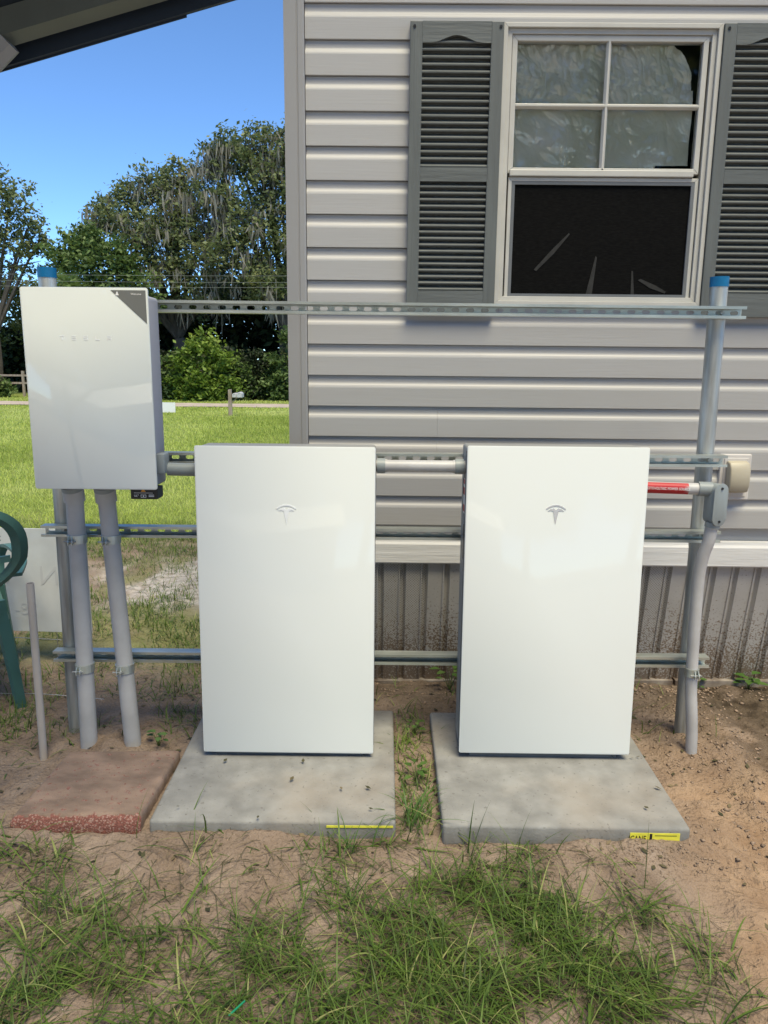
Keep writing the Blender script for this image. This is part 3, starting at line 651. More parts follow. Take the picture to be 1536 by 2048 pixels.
def strut(x0, x1, z0, z1, label, bolts):
    x0, x1 = x0 * 1.0075, x1 * 1.0075; z0, z1 = 1.47 + (z0 - 1.47) * 1.0075, 1.47 + (z1 - 1.47) * 1.0075; bolts = [b_ * 1.0075 for b_ in bolts]
    zc = (z0 + z1) / 2
    t = thing('strut_rail', ((x0 + x1) / 2, RY, zc), label, 'strut channel', 'slotted strut rails between the posts')
    b = MB(); strut_mesh(b, x0, x1, RY, zc); b.build('channel', 'zinc', t)
    for bx in bolts:
        zb = zc
        MB().tube([(bx, RY + .0388, zb), (bx, RY + .036, zb)], .0105, 16).build('washer', 'zinc', t)
        MB().tube([(bx, RY + .036, zb), (bx, RY + .028, zb)], .0075, 6).build('bolt', 'galv', t)
    t.rotation_euler = (0, -math.atan2(z1 - z0, x1 - x0), 0)
    return t
strut(-1.165, 1.206, 1.647, 1.643, 'top slotted strut rail running across below the window', (-1.10, 1.137))
strut(-1.15, 1.192, 1.123, 1.135, 'second slotted strut rail from the top, behind the tops of the battery units', (1.140,))
strut(-1.258, 1.194, .854, .860, 'third slotted strut rail from the top, crossing the two conduits at sign height', (-1.19, 1.150))
strut(-1.250, 1.198, .374, .381, 'lowest slotted strut rail, near the ground', (-1.19, 1.155))

# ------------------------------------------------------------------ battery units
def rrect(x0, x1, z0, z1, r, n=5):
    P = []
    for cx, cz, a0 in ((x1 - r, z1 - r, 0), (x0 + r, z1 - r, 90), (x0 + r, z0 + r, 180), (x1 - r, z0 + r, 270)):
        for i in range(n + 1):
            a = R_(a0 + 90 * i / n); P.append((cx + r * math.cos(a), cz + r * math.sin(a)))
    return P
def emblem(parent, cx, cz, s, y, m):
    """the shield-like T mark: a curved bar over a tapering stem with two short arms"""
    bar_o = [(-1 + 2 * i / 14, .98 - .42 * (-1 + 2 * i / 14) ** 2) for i in range(15)]
    bar_i = [(x * .93, .98 - .15 - .36 * x * x) for x, _ in bar_o][::-1]
    poly = [(cx + x * s, cz + (zz - .0) * s) for x, zz in bar_o + bar_i]
    MB().prism(poly, 'y', y - .0012, y).build('emblem_bar', m, parent, local=True)
    st = [(-.80, .34), (-.55, .54), (-.22, .62), (0, .44), (.22, .62), (.55, .54), (.80, .34), (.50, .38), (.27, .32), (.17, -.2), (0, -1.02), (-.17, -.2), (-.27, .32), (-.50, .38)]
    MB().prism([(cx + x * s, cz + zz * s) for x, zz in st], 'y', y - .0012, y).build('emblem_stem', m, parent, local=True)
def battery(x, z, yb, label, emb, rotz=0, group='battery units on the pads', side=False):
    t = thing('battery_unit', (x, yb, z), label, 'battery', group)
    t.rotation_euler = (R_(-1.6), 0, R_(rotz))
    W, H_ = .609, 1.099
    MB().prism(rrect(-W / 2, W / 2, 0, H_, .007), 'y', 0, .010).build('front_cover', 'glass_white', t, local=True, bevel=.0025, smooth=True)
    MB().prism(rrect(-W / 2 + .0015, W / 2 - .0015, .008, H_ - .004, .012), 'y', .0105, .172).build('body', 'body', t, local=True, bevel=.004, smooth=True)
    MB().box(-W / 2 + .04, W / 2 - .04, .02, .15, -.022, .0075).build('stand', 'body_dark', t, local=True)
    # side channels: recessed strip, vents and stickers
    for s in (-1, 1):
        xs_ = s * (W / 2 - .0015)
        a, b = sorted((xs_, xs_ + s * .002))
        MB().box(a, b, .030, .042, .02, H_ - .02).build('side_rib', 'body_dark', t, local=True)
        MB().box(a, b, .085, .135, .78, 1.06).build('side_plate', 'body', t, local=True, bevel=.001)
        if s < 0 or not side: pass
        MB().box(a, b, .050, .072, .70, .82).build('vent', 'black', t, local=True)
    if side:
        xs_ = -W / 2 + .0015
        MB().box(xs_ - .0015, xs_, .05, .11, .86, .98).build('warning_sticker', 'white', t, local=True)
        for k, (z0, z1) in enumerate(((.962, .978), (.925, .95), (.866, .89))):
            MB().box(xs_ - .002, xs_ - .0016, .052, .108, z0, z1).build('sticker_print', 'red', t, local=True)
    emblem(t, emb, .870, .034, -.0002, 'emblem_dim' if not side else 'emblem')
    return t
battery(-.3505, .088, 2.486, 'white glass-fronted battery unit with pale emblem, left of the two, beside the conduits', .003)
battery(.5650, .097, 2.486, 'white glass-fronted battery unit with silver emblem, right of the two, by the red label', .0, side=True)

# ------------------------------------------------------------------ gateway cabinet
gw = thing('gateway_cabinet', (-.985, 2.5, 1.037), 'smaller white glass-fronted gateway cabinet on the rails above the two grey conduits', 'electrical cabinet')
GW, GH = .411, .655
MB().prism(rrect(-GW / 2, GW / 2, 0, GH, .008), 'y', 0, .009).build('front_cover', 'gateway_glass', gw, local=True, bevel=.002, smooth=True)
MB().prism(rrect(-GW / 2 + .012, GW / 2 - .013, .004, GH - .02, .012), 'y', .0095, .150).build('body', 'body_lav', gw, local=True, bevel=.004, smooth=True)
MB().prism([(GW / 2 - .118, GH - .008), (GW / 2 - .006, GH - .008), (GW / 2 - .006, GH - .112)], 'y', -.0008, -.0001).build('corner_sticker', 'label_grey', gw, local=True)
stk = bpy.data.objects[[c.name for c in gw.children if c.name.startswith('corner_sticker')][0]]
text('Welcome', .0085, 'white', 'sticker_lettering', stk, (GW / 2 - .037, -.0011, GH - .020))
MB().prism([(GW / 2 - .104, GH - .024), (GW / 2 - .092, GH - .024), (GW / 2 - .097, GH - .011)], 'y', -.0012, -.0009).build('sticker_mark', 'white', stk, local=True)
# spaced maker's lettering across the cover
lx = -GW / 2 + .130
def glyph(kind, x, z, s):
    h = s / 2; t = s * .2; b = MB(); y0, y1 = -.0006, -.0001
    if kind == 'T': b.box(x - h, x + h, y0, y1, z + h - t, z + h).box(x - t / 2, x + t / 2, y0, y1, z - h, z + h - t * 1.3)
    if kind == 'E':
        for q in (-h, -t / 2, h - t): b.box(x - h, x + h, y0, y1, z + q, z + q + t)
    if kind == 'S': b.box(x - h, x + h, y0, y1, z + h - t, z + h).box(x - h, x + h, y0, y1, z - t / 2, z + t / 2).box(x - h, x + h, y0, y1, z - h, z - h + t).box(x - h, x - h + t, y0, y1, z + t / 2, z + h - t).box(x + h - t, x + h, y0, y1, z - h + t, z - t / 2)
    if kind == 'L': b.box(x - h, x - h + t, y0, y1, z - h + t, z + h).box(x - h, x + h, y0, y1, z - h, z - h + t)
    if kind == 'A': b.box(x - h, x + h, y0, y1, z + h - t, z + h).box(x - h, x - h + t, y0, y1, z - h, z + .1 * s).box(x + h - t, x + h, y0, y1, z - h, z + .1 * s).box(x - h + t, x + h - t, y0, y1, z - t * .7, z + t * .3)
    b.build('cover_letter', 'emblem_dim', gw, local=True)
for i, ch in enumerate('TESLA'): glyph(ch, lx + i * .0385 - .004, GH - .158, .014)
MB().box(GW / 2 - .098, GW / 2 - .006, .020, .085, -.036, .0035).build('switch_module', 'black', gw, local=True, bevel=.003)
sm = [c for c in gw.children if c.name.startswith('switch_module')][0]
MB().prism([(GW / 2 - .062, -.010), (GW / 2 - .046, -.010), (GW / 2 - .054, .002)], 'y', .0192, .0198).build('warning_triangle', 'orange', sm, local=True)
frame_ring(MB(), GW / 2 - .063, GW / 2 - .045, -.030, -.020, .0012, .0192, .0198).build('window_outline', 'white', sm, local=True)
MB().box(GW / 2 - .056, GW / 2 - .052, .0192, .0198, -.027, -.023).build('indicator', 'white', sm, local=True)
text('UL', .010, 'white', 'approval_mark', sm, (GW / 2 - .080, .0194, -.024)); text('R', .006, 'white', 'approval_mark', sm, (GW / 2 - .072, .0194, -.021))
for zz in (-.022, -.027): MB().box(GW / 2 - .036, GW / 2 - .018, .0192, .0198, zz, zz + .002).build('printed_line', 'white', sm, local=True)
MB().box(GW / 2 - .086, GW / 2 - .022, .0192, .0198, -.0145, -.0135).build('printed_line', 'white', sm, local=True)
MB().box(GW / 2 - .0128, GW / 2 + .020, .030, .09, .050, .118).build('conduit_hub', 'lb', gw, local=True, bevel=.006, smooth=True)

# ------------------------------------------------------------------ conduits
def clamp(parent, x, y, z, r, flip=1):
    b = MB(); n = 22; ro, ri = r + .004, r + .0003
    ring_o = [(x + ro * math.cos(2 * math.pi * i / n), y + ro * math.sin(2 * math.pi * i / n)) for i in range(n)]
    ring_i = [(x + ri * math.cos(2 * math.pi * i / n), y + ri * math.sin(2 * math.pi * i / n)) for i in range(n)]
    for i in range(n):
        q = (i + 1) % n
        b.prism([ring_o[i], ring_o[q], ring_i[q], ring_i[i]], 'z', z - .015, z + .015)
    c = b.build('clamp', 'zinc', parent)
    xe = x - .008 * flip
    e = MB()
    for dx in (-.009, .004):
        e.prism([(y - r - .016, z - .017), (y - r - .016, z - .006), (y - r - .006, z + .012), (y - r + .004, z + .014), (y - r + .004, z - .013)], 'x', xe + dx, xe + dx + .0025)
    e.build('clamp_ear', 'zinc', c)
    MB().tube([(xe - .024, y - r - .009, z - .004), (xe + .018, y - r - .009, z - .004)], .0028, 8).build('bolt', 'galv', c)
    MB().tube([(xe + .0065, y - r - .009, z - .004), (xe + .011, y - r - .009, z - .004)], .0065, 6).build('nut', 'galv', c)
def big_conduit(xt, xb, label):
    t = thing('conduit', (xb, 2.615, 0), label, 'conduit', 'large grey conduits below the gateway cabinet')
    MB().tube([(xb, 2.605, -.15), (xb, 2.607, .05), (xb + (xt - xb) * .4, 2.617, .42), (xt, 2.621, .99), (xt, 2.60, 1.034)], .0302, 28).build('pipe', 'pvc', t, smooth=True)
    MB().tube([(xt, 2.620, .975), (xt, 2.612, 1.018)], [.0365, .0365], 28).build('coupling', 'pvc', t, smooth=True)
    MB().tube([(xt, 2.612, 1.0185), (xt, 2.606, 1.034)], [.0375, .0375], 28).build('locknut', 'lb', t, smooth=True)
    for z in (.838, .352):
        f_ = (z - .05) / .94
        clamp(t, xb + (xt - xb) * min(1, max(0, (.4 * (z - .05) / .37 if z < .42 else .4 + .6 * (z - .42) / .57))), 2.6105 + .0105 * min(1, f_ * 1.2), z, .0302)
    return t
big_conduit(-1.112, -1.117, 'left of two thick grey conduits rising from the soil to the gateway cabinet')
big_conduit(-.999, -.952, 'right of two thick grey conduits rising to the gateway cabinet, leaning slightly')
# right-hand conduit with pulling elbow
rc = thing('conduit', (1.150, 2.60, 0), 'slim grey conduit with capped elbow fitting and red lettered label, by right post', 'conduit')
pipe_pts = [(1.142, 2.602, -.1), (1.139, 2.603, .06), (1.133, 2.605, .16), (1.127, 2.607, .224), (1.121, 2.612, .30), (1.118, 2.618, .42), (1.113, 2.618, .62), (1.112, 2.614, .74), (1.117, 2.605, .81), (1.126, 2.596, .86), (1.130, 2.590, .93)]
def smooth_path(P, k=5):
    P = [Vector(p) for p in P]; out = []
    for i in range(len(P) - 1):
        a, b, c, d = P[max(i - 1, 0)], P[i], P[i + 1], P[min(i + 2, len(P) - 1)]
        for j in range(k):
            t = j / k; out.append(.5 * ((2 * b) + (c - a) * t + (2 * a - 5 * b + 4 * c - d) * t * t + (3 * b - a - 3 * c + d) * t ** 3))
    return out + [P[-1]]
MB().tube(smooth_path(pipe_pts), .0211, 24).build('pipe', 'pvc', rc, smooth=True)
clamp(rc, 1.1195, 2.6155, .362, .0211, -1)
# elbow body: flat-faced rounded trough with screwed cover, face turned to the right of the viewer
lbm = Matrix.Translation((1.132, 2.588, .995)) @ Matrix.Rotation(R_(18), 4, 'Z')
def xf(mb, M): mb.v = [tuple(M @ Vector(v)) for v in mb.v]; return mb
stad = rrect(-.026, .026, -.072, .072, .0258, 8)
xf(MB().prism(stad, 'y', -.022, .026), lbm).build('elbow_body', 'lb', rc, bevel=.003, smooth=True)
lcv = xf(MB().prism(rrect(-.029, .029, -.075, .075, .0288, 8), 'y', -.028, -.0222), lbm).build('elbow_cover', 'lb', rc, bevel=.0015, smooth=True)
for zz in (.058, -.058):
    xf(MB().tube([(0, -.0282, zz), (0, -.031, zz)], .0045, 10), lbm).build('screw', 'black', lcv)
MB().tube([(1.130, 2.589, .912), (1.132, 2.588, .93)], .0255, 24).build('hub', 'lb', rc, smooth=True)
MB().tube([(.862, 2.60, 1.050), (1.118, 2.598, 1.044)], .0205, 24).build('horizontal_pipe', 'pvc', rc, smooth=True)
MB().tube([(1.072, 2.599, 1.0455), (1.118, 2.597, 1.0445)], .0255, 24).build('hub', 'lb', rc, smooth=True)
lab = MB(); n = 14
lv = []; 
for x in (.882, 1.035):
    for i in range(n):
        a = R_(-158 + 136 * i / (n - 1)); zc = 1.050 - .0234 * (x - .862)
        lv.append((x, 2.5995 + .0210 * math.sin(a) * 1.0, zc + .0210 * math.cos(a)))
lv = []
for x in (.882, 1.035):
    for i in range(n):
        a = R_(115 + 130 * i / (n - 1)); zc = 1.050 - .0234 * (x - .862)
        lv.append((x, 2.5995 + .0212 * math.cos(a), zc + .0212 * math.sin(a)))
redl = lab.add(lv, [(i, i + 1, n + i + 1, n + i) for i in range(n - 1)]).build('red_label', 'red', rc, smooth=True)
t_ = text('PHOTOVOLTAIC POWER SOURCE', .0135, 'white', 'label_lettering', redl, Vector((.9585, 2.5772, 1.0480)) - ORG[rc.name], sx=.77)
t_.rotation_euler = (0, R_(1.3), 0)
# link conduits
lk = thing('conduit', (-.70, 2.57, 1.10), 'short dark grey conduit linking gateway cabinet to the left battery unit', 'conduit')
MB().tube([(-.762, 2.575, 1.098), (-.640, 2.575, 1.096)], .0225, 24).build('pipe', 'lb', lk, smooth=True)
lk2 = thing('conduit', (.10, 2.58, 1.11), 'short grey conduit joining the two battery units near their tops', 'conduit')
MB().tube([(-.045, 2.58, 1.117), (.262, 2.58, 1.117)], .0205, 24).build('pipe', 'pvc', lk2, smooth=True)
for a, b in ((-.042, -.014), (.226, .256)):
    MB().tube([(a, 2.58, 1.117), (b, 2.58, 1.117)], .0262, 24).build('coupling', 'lb', lk2, smooth=True)
    MB().tube([(b if a < 0 else a - .007, 2.58, 1.117), (b + .007 if a < 0 else a, 2.58, 1.117)], .0225, 18).build('bushing', 'pvc', lk2, smooth=True)
# loose standing pipe
sp = thing('standing_pipe', (-1.266, 2.55, 0), 'thin weathered open-ended pipe standing in the soil left of the conduits', 'pipe')
pp = MB(); n = 18; 
for ring, (rr, zz, xx) in enumerate(((.0135, -.1, -1.266), (.0135, .69, -1.262), (.0108, .69, -1.262), (.0108, .60, -1.2625))):
    pp.v += [(xx + rr * math.cos(2 * math.pi * i / n), 2.552 + rr * math.sin(2 * math.pi * i / n), zz) for i in range(n)]
for k in range(3): pp.f += [(k * n + i, k * n + (i + 1) % n, (k + 1) * n + (i + 1) % n, (k + 1) * n + i) for i in range(n)]
pp.build('pipe', 'pvc_worn', sp, smooth=True)

# ------------------------------------------------------------------ garden chair at the left edge
ch = thing('plastic_chair', (-1.863, 2.99, 0), 'dark green plastic garden chair cut off by the left edge', 'chair')
chM = Matrix.Translation((-1.863, 2.99, 0)) @ Matrix.Rotation(R_(35), 4, 'Z')
def ribbon(path, wv, th):
    """flat strap: path points, width vector, thickness by normals"""
    b = MB(); P = [Vector(p) for p in path]; k = len(P); vs = []
    for i in range(k):
        t = (P[min(i + 1, k - 1)] - P[max(i - 1, 0)]).normalized(); W = Vector(wv[i] if isinstance(wv, list) else wv); N = t.cross(W).normalized() * th / 2
        vs += [P[i] - W / 2 - N, P[i] + W / 2 - N, P[i] + W / 2 + N, P[i] - W / 2 + N]
    fs = [(0, 1, 2, 3), tuple(4 * (k - 1) + j for j in (3, 2, 1, 0))]
    for i in range(k - 1):
        for j in range(4): q = (j + 1) % 4; fs.append((4 * i + j, 4 * i + q, 4 * i + 4 + q, 4 * i + 4 + j))
    return b.add(vs, fs)
# backrest: rounded frame ring, leaning back (towards the viewer, who sees it from behind)
def backpt(a, r=1.0):
    x = .30 * r * math.copysign(abs(math.cos(a)) ** .75, math.cos(a)); z = .735 + .20 * r * math.copysign(abs(math.sin(a)) ** .8, math.sin(a))
    return (x * (1.0 - .22 * max(0, (.70 - z) / .2)), -.25 - .35 * (z - .45), z)
rb = MB(); n = 48; vs = []
for i in range(n):
    a = 2 * math.pi * i / n
    o_, i_ = Vector(backpt(a, 1.0)), Vector(backpt(a, .80)); nrm = Vector((0, -.98, -.2))
    vs += [o_, (o_ + i_) / 2 + nrm * .016, i_, (o_ + i_) / 2 - nrm * .012]
fs = []
for i in range(n):
    q = (i + 1) % n
    for j in range(4): fs.append((4 * i + j, 4 * i + (j + 1) % 4, 4 * q + (j + 1) % 4, 4 * q + j))
rb.add(vs, fs); xf(rb, chM).build('backrest', 'chair', ch, smooth=True)
la = MB()
for i in range(-9, 10):
    for sgn in (1, -1):
        pts = []
        for k in range(13):
            u = -.24 + .48 * k / 12; zz = .77 + sgn * u + i * .042
            if zz < .70 or (u / .235) ** 2 + ((zz - .735) / .165) ** 2 > 1: continue
            pts.append((u, -.25 - .35 * (zz - .45), zz))
        if len(pts) > 1: la.v, la.f = (lambda m_: (m_.v, m_.f))(la.add(*(lambda r: (r.v, r.f))(ribbon([pts[0], pts[-1]], (.006, 0, .006 * -sgn), .005))))
xf(la, chM).build('lattice', 'chair', ch)
xf(ribbon([(-.235, -.338, .70), (0, -.335, .69), (.235, -.338, .70)], (0, 0, .026), .012), chM).build('cross_bar', 'chair', ch)
sb = MB().add([(-.23, -.20, .40), (.23, -.20, .40), (.25, .22, .43), (-.25, .22, .43), (-.23, -.20, .425), (.23, -.20, .425), (.25, .22, .455), (-.25, .22, .455)], [(0, 3, 2, 1), (4, 5, 6, 7), (0, 1, 5, 4), (1, 2, 6, 5), (2, 3, 7, 6), (3, 0, 4, 7)])
xf(sb, chM).build('seat', 'chair', ch, bevel=.01, smooth=True)
xf(ribbon([(0, -.28, .54), (0, -.20, .42)], (.22, 0, 0), .012), chM).build('back_support', 'chair', ch)
for s in (-1, 1):
    xf(ribbon(smooth_path([(s * .255, -.30, .62), (s * .30, -.15, .64), (s * .31, .05, .645), (s * .29, .21, .63), (s * .265, .245, .56), (s * .26, .235, .45)]), (.045, 0, .0), .014), chM).build('armrest', 'chair', ch, smooth=True)
    xf(ribbon(smooth_path([(s * .19, -.215, .50), (s * .20, -.215, .40), (s * .225, -.23, .18), (s * .24, -.24, .005)]), [(.05 - .0012 * i, .018, 0) for i in range(16)], .022), chM).build('leg', 'chair', ch, smooth=True)
    xf(ribbon(smooth_path([(s * .25, .22, .45), (s * .27, .25, .2), (s * .29, .27, .005)]), (.05, -.018, 0), .022), chM).build('leg', 'chair', ch, smooth=True)

# ------------------------------------------------------------------ yard sign lying behind the posts
sg = thing('yard_sign', (-1.70, 3.42, 0), 'white corrugated plastic yard sign on wire stake behind the left post, faded print', 'sign')
sgM = Matrix.Translation((-1.70, 3.42, 0)) @ Matrix.Rotation(R_(-3), 4, 'Z')
sgb = xf(MB().box(-.31, .295, 0, .006, .185, .690), sgM).build('board', 'coroplast', sg, bevel=.001)
for s_, x_, z_, sz in (('N', .105, .46, .13), ('28-', -.02, .295, .085), ('W', -.13, .46, .13)):
    t_ = text(s_, sz, 'ghost', 'faded_letter', sg, (0, 0, 0), mirror=True)
    t_.matrix_local = Matrix.Translation(-Vector((-1.70, 3.42, 0))) @ sgM @ Matrix.Translation((x_, -.0012, z_))
for x_ in (-.12, .12): xf(MB().tube([(x_, .003, -.1), (x_, .003, .30)], .002, 6), sgM).build('wire_leg', 'steelwire', sg)
xf(MB().tube([(-.30, .003, .155), (.14, .003, .145)], .002, 6), sgM).build('wire_bar', 'steelwire', sg)
tag(MB().tube(smooth_path([(-2.3, 3.05, .09), (-1.75, 2.98, .075), (-1.45, 2.95, .085), (-1.20, 2.98, .05)]), .0016, 6).build('steel_wire', 'steelwire'), 'thin loose wire lying over the soil between chair and left post', 'wire')

# ------------------------------------------------------------------ across the lawn: sign, mailboxes, fence, wires
fs_ = thing('small_sign', (-8.76, 30.0, -.65), 'small blank white sign standing in the lawn before the road', 'sign')
MB().box(-9.03, -8.48, 30.0, 30.02, -.61, -.215).build('board', 'white', fs_); MB().tube([(-8.9, 30.03, -.75), (-8.9, 30.03, -.3)], .01, 6).build('stake', 'steelwire', fs_); MB().tube([(-8.6, 30.03, -.75), (-8.6, 30.03, -.3)], .01, 6).build('stake', 'steelwire', fs_)
mp_ = thing('mailbox_post', (-5.99, 28.6, -.62), 'weathered timber post with diagonal brace beside the dirt road, carrying two mailboxes', 'post')
MB().add([(-6.08, 28.55, -.8), (-5.94, 28.55, -.8), (-5.94, 28.69, -.8), (-6.08, 28.69, -.8), (-6.07, 28.55, .36), (-5.95, 28.55, .38), (-5.95, 28.67, .38), (-6.07, 28.67, .36)], [(0, 3, 2, 1), (4, 5, 6, 7), (0, 1, 5, 4), (1, 2, 6, 5), (2, 3, 7, 6), (3, 0, 4, 7)]).build('upright', 'wood_old', mp_, bevel=.01)
MB().tube([(-5.94, 28.62, -.12), (-5.76, 28.62, .06)], .022, 6).build('brace', 'wood_old', mp_)
MB().box(-5.94, -5.55, 28.57, 28.67, .055, .08).build('shelf', 'wood_old', mp_)
def mailbox(x, z, y, w_, label):
    t = thing('mailbox', (x, y, z), label, 'mailbox', 'mailboxes on the post')
    pr = [(x - w_ / 2, z), (x + w_ / 2, z)] + [(x + w_ / 2 * math.cos(R_(a)), z + w_ * .55 + w_ / 2 * math.sin(R_(a))) for a in range(0, 181, 20)]
    MB().prism(pr, 'y', y - .22, y + .22).build('shell', 'mailbox', t); MB().prism([(x + (a - x) * .92, z + .008 + (b - z) * .92) for a, b in pr], 'y', y - .228, y - .221).build('door', 'mailbox', t)
    MB().box(x - .012, x + .012, y - .238, y - .229, z + w_ * .75, z + w_ * .82).build('door_pull', 'black', t)
mailbox(-5.84, .08, 28.75, .15, 'pale mailbox nearest the timber post, partly hidden by it'); mailbox(-5.62, .085, 28.6, .19, 'pale mailbox on the outer end of the post shelf')
fnc = thing('wooden_fence', (-28, 46, -.85), 'low weathered post and rail fence at the far left beyond the road', 'fence')
for i in range(7):
    x = -31.5 + i * 1.55; MB().add(*(lambda m_: (m_.v, m_.f))(box(x, x + .14, 46, 46.14, -1, .75 + .1 * math.sin(i * 3)))).build('post', 'wood_old', fnc)
for z in (-.1, .35): MB().box(-32, -21.9, 46.02, 46.08, z, z + .11).build('rail', 'wood_old', fnc)
for (z0, z1, y, lb) in ((5.9, 5.5, 40, 'topmost overhead utility wire in front of the trees'), (5.6, 5.2, 40.2, 'middle overhead utility wire in front of the trees'), (5.28, 5.0, 40.4, 'lowest overhead utility wire in front of the trees')):
    tag(MB().tube([(-45 + 50 * i / 20, y, z0 + (z1 - z0) * i / 20 - .9 * math.sin(math.pi * i / 20) ** 1 * .4 + .3) for i in range(21)], .007, 5).build('utility_wire', 'steelwire'), lb, 'wire', 'overhead wires')

# ------------------------------------------------------------------ trees
def unit(n): a = rng.normal(size=(n, 3)); return a / np.linalg.norm(a, axis=1, keepdims=True)
def leaf_quads(P, size, up=.35):
    n = len(P); N = unit(n); N[:, 2] = np.abs(N[:, 2]) + up; N /= np.linalg.norm(N, axis=1, keepdims=True)
    T = np.cross(N, unit(n)); T /= np.linalg.norm(T, axis=1, keepdims=True); B = np.cross(N, T)
    s = size * (.6 + .8 * rng.random(n))[:, None]
    V = np.stack([P - T * s * .5, P + B * s * .28, P + T * s * .55, P - B * s * .28], 1).reshape(-1, 3)
    return V, np.arange(4 * n).reshape(n, 4)
def crown_points(blobs, dens, core=.25):
    out = []; tint = []
    for (x, y, z, r) in blobs:
        ncl = int(24 * max(1, r) ** 1.7); d = unit(ncl); rad = r * (.55 + .55 * rng.random(ncl)) ; rad[rng.random(ncl) < core] *= .5
        cc = np.array([x, y, z]) + d * rad[:, None] * np.array([1, 1, .85])
        m = max(6, int(dens)); sz = (.13 * r + .10) * (.6 + .8 * rng.random(ncl))
        pts = cc[:, None, :] + rng.normal(size=(ncl, m, 3)) * sz[:, None, None] * np.array([1, 1, .6])
        tt = np.clip(.45 + .20 * rng.normal(size=(ncl, 1)) + .15 * rng.normal(size=(ncl, m)), 0, 1)
        out.append(pts.reshape(-1, 3)); tint.append(tt.ravel())
    return np.concatenate(out), np.concatenate(tint)
def tree(name, label, base, blobs, dens, leaf, m, trunk_r=.35, moss=0, moss_len=1.6, cat='tree', group='trees beyond the road', fork=.35):
    t = thing(name, base, label, cat, group); b = Vector(base); tb = MB()
    top = Vector(np.mean([bb[:3] for bb in blobs], axis=0)); fk = b.lerp(top, fork)
    if trunk_r > .0:
        tb.tube(smooth_path([b - Vector((0, 0, .3)), b.lerp(fk, .5) + Vector((.2 * trunk_r, 0, 0)), fk], 3), [trunk_r * (1.25 - .5 * i / 6) for i in range(7)], 9)
        for (x, y, z, r) in blobs:
            c = Vector((x, y, z)); md = fk.lerp(c, .5) + Vector((random.uniform(-.3, .3), random.uniform(-.3, .3), .25)) * r * .4
            tb.tube(smooth_path([fk, md, c], 3), [trunk_r * .42 * (1 - .8 * i / 6) for i in range(7)], 6)
            for q in range(4):
                e = c + Vector(unit(1)[0]) * r * .9; tb.tube([c.lerp(md, .3), e], [trunk_r * .14, .012], 4)
        tb.build('trunk', 'bark', t)
    P, tn = crown_points(blobs, dens); V, F = leaf_quads(P, leaf)
    npmesh('crown', V, F, m, t, tint=tn, org=base)
    if moss:
        wts = np.array([bb[3] ** 2 for bb in blobs]); pick = rng.choice(len(blobs), moss, p=wts / wts.sum()); VV = []; FF = []; TT = []
        for k in pick:
            x, y, z, r = blobs[k]; d = unit(1)[0]; d[1] = -abs(d[1]) * .9; c0 = np.array([x, y, z]) + d * r * np.array([.95, .9, .5]) + np.array([0, 0, -.25 * r])
            L = moss_len * (.35 + rng.random())
            for s in range(rng.integers(14, 34)):
                p = c0 + np.array([rng.normal() * .26, rng.normal() * .22, rng.normal() * .22]); l_ = L * (.25 + .75 * rng.random() ** 1.5); w_ = .02 + .05 * rng.random()
                a = rng.random() * math.pi; wx, wy = w_ * math.cos(a), w_ * math.sin(a); o = len(VV); sw = rng.normal() * .2
                VV += [(p[0] - wx * .6, p[1] - wy * .6, p[2]), (p[0] + wx * .6, p[1] + wy * .6, p[2]), (p[0] + wx + sw * .4, p[1] + wy, p[2] - l_ * .5), (p[0] - wx + sw * .4, p[1] - wy, p[2] - l_ * .45), (p[0] + sw + .01, p[1], p[2] - l_), (p[0] + sw - .01, p[1], p[2] - l_ * .98)]
                FF += [(o, o + 1, o + 2, o + 3), (o + 3, o + 2, o + 4, o + 5)]; q = rng.random(); TT += [q, q]
        mo = npmesh('hanging_moss', VV, FF, 'moss', t, tint=TT, org=base); tag(mo, label='grey Spanish moss draped from the limbs')
    return t
GZF = -.85
tree('oak_tree', 'tallest oak rising beside the house corner, hung with grey moss', (-6.6, 49, GZF),
     [(-9.3, 48, 13.8, 1.6), (-7.3, 48, 14.1, 1.3), (-10.5, 48, 12.9, 1.25), (-7.9, 48, 12.4, 1.9), (-10.6, 48, 11.0, 1.7), (-6.6, 48, 10.8, 1.9), (-8.7, 47.5, 9.6, 2.1), (-5.4, 48.5, 13.6, 2.0), (-3.6, 48.5, 11.4, 2.4), (-6.0, 47.5, 8.4, 2.1), (-9.6, 47, 7.6, 1.9), (-7.6, 47, 6.3, 1.9), (-4.5, 48, 15.2, 1.6), (-1.5, 49, 13, 2.4), (-1, 49, 9.5, 2.4)], 28, .25, 'leaf_oak', .55, 110, 1.5)
tree('oak_tree', 'wide middle oak with stepped crown and trailing moss, left of the tallest oak', (-13.0, 49.5, GZF),
     [(-12.9, 49, 12.5, 1.1), (-14.4, 49, 11.9, 1.3), (-13.2, 49, 10.9, 1.6), (-16.1, 49, 11.4, 1.2), (-17.9, 49, 10.3, 1.1), (-16.2, 48.6, 9.6, 1.8), (-13.6, 48.5, 9.2, 2.0), (-11.6, 48.5, 9.0, 1.7), (-18.6, 49, 8.7, 1.2), (-14.9, 48, 7.4, 2.1), (-12.4, 47.8, 6.9, 2.0), (-11.2, 48, 5.4, 1.6)], 28, .25, 'leaf_oak', .5, 70, 1.3)
tree('broadleaf_tree', 'lower light green tree in front of the oaks, above the gateway cabinet', (-17.4, 46, GZF),
     [(-17.6, 45.5, 7.9, 1.3), (-16.2, 45.5, 7.2, 1.3), (-19.0, 45.5, 7.0, 1.2), (-17.4, 45, 6.3, 1.6), (-15.3, 45.5, 6.0, 1.3), (-18.8, 45, 5.3, 1.4), (-16.6, 45, 4.6, 1.6), (-14.6, 45.5, 4.6, 1.2)], 28, .27, 'leaf_green', .3)
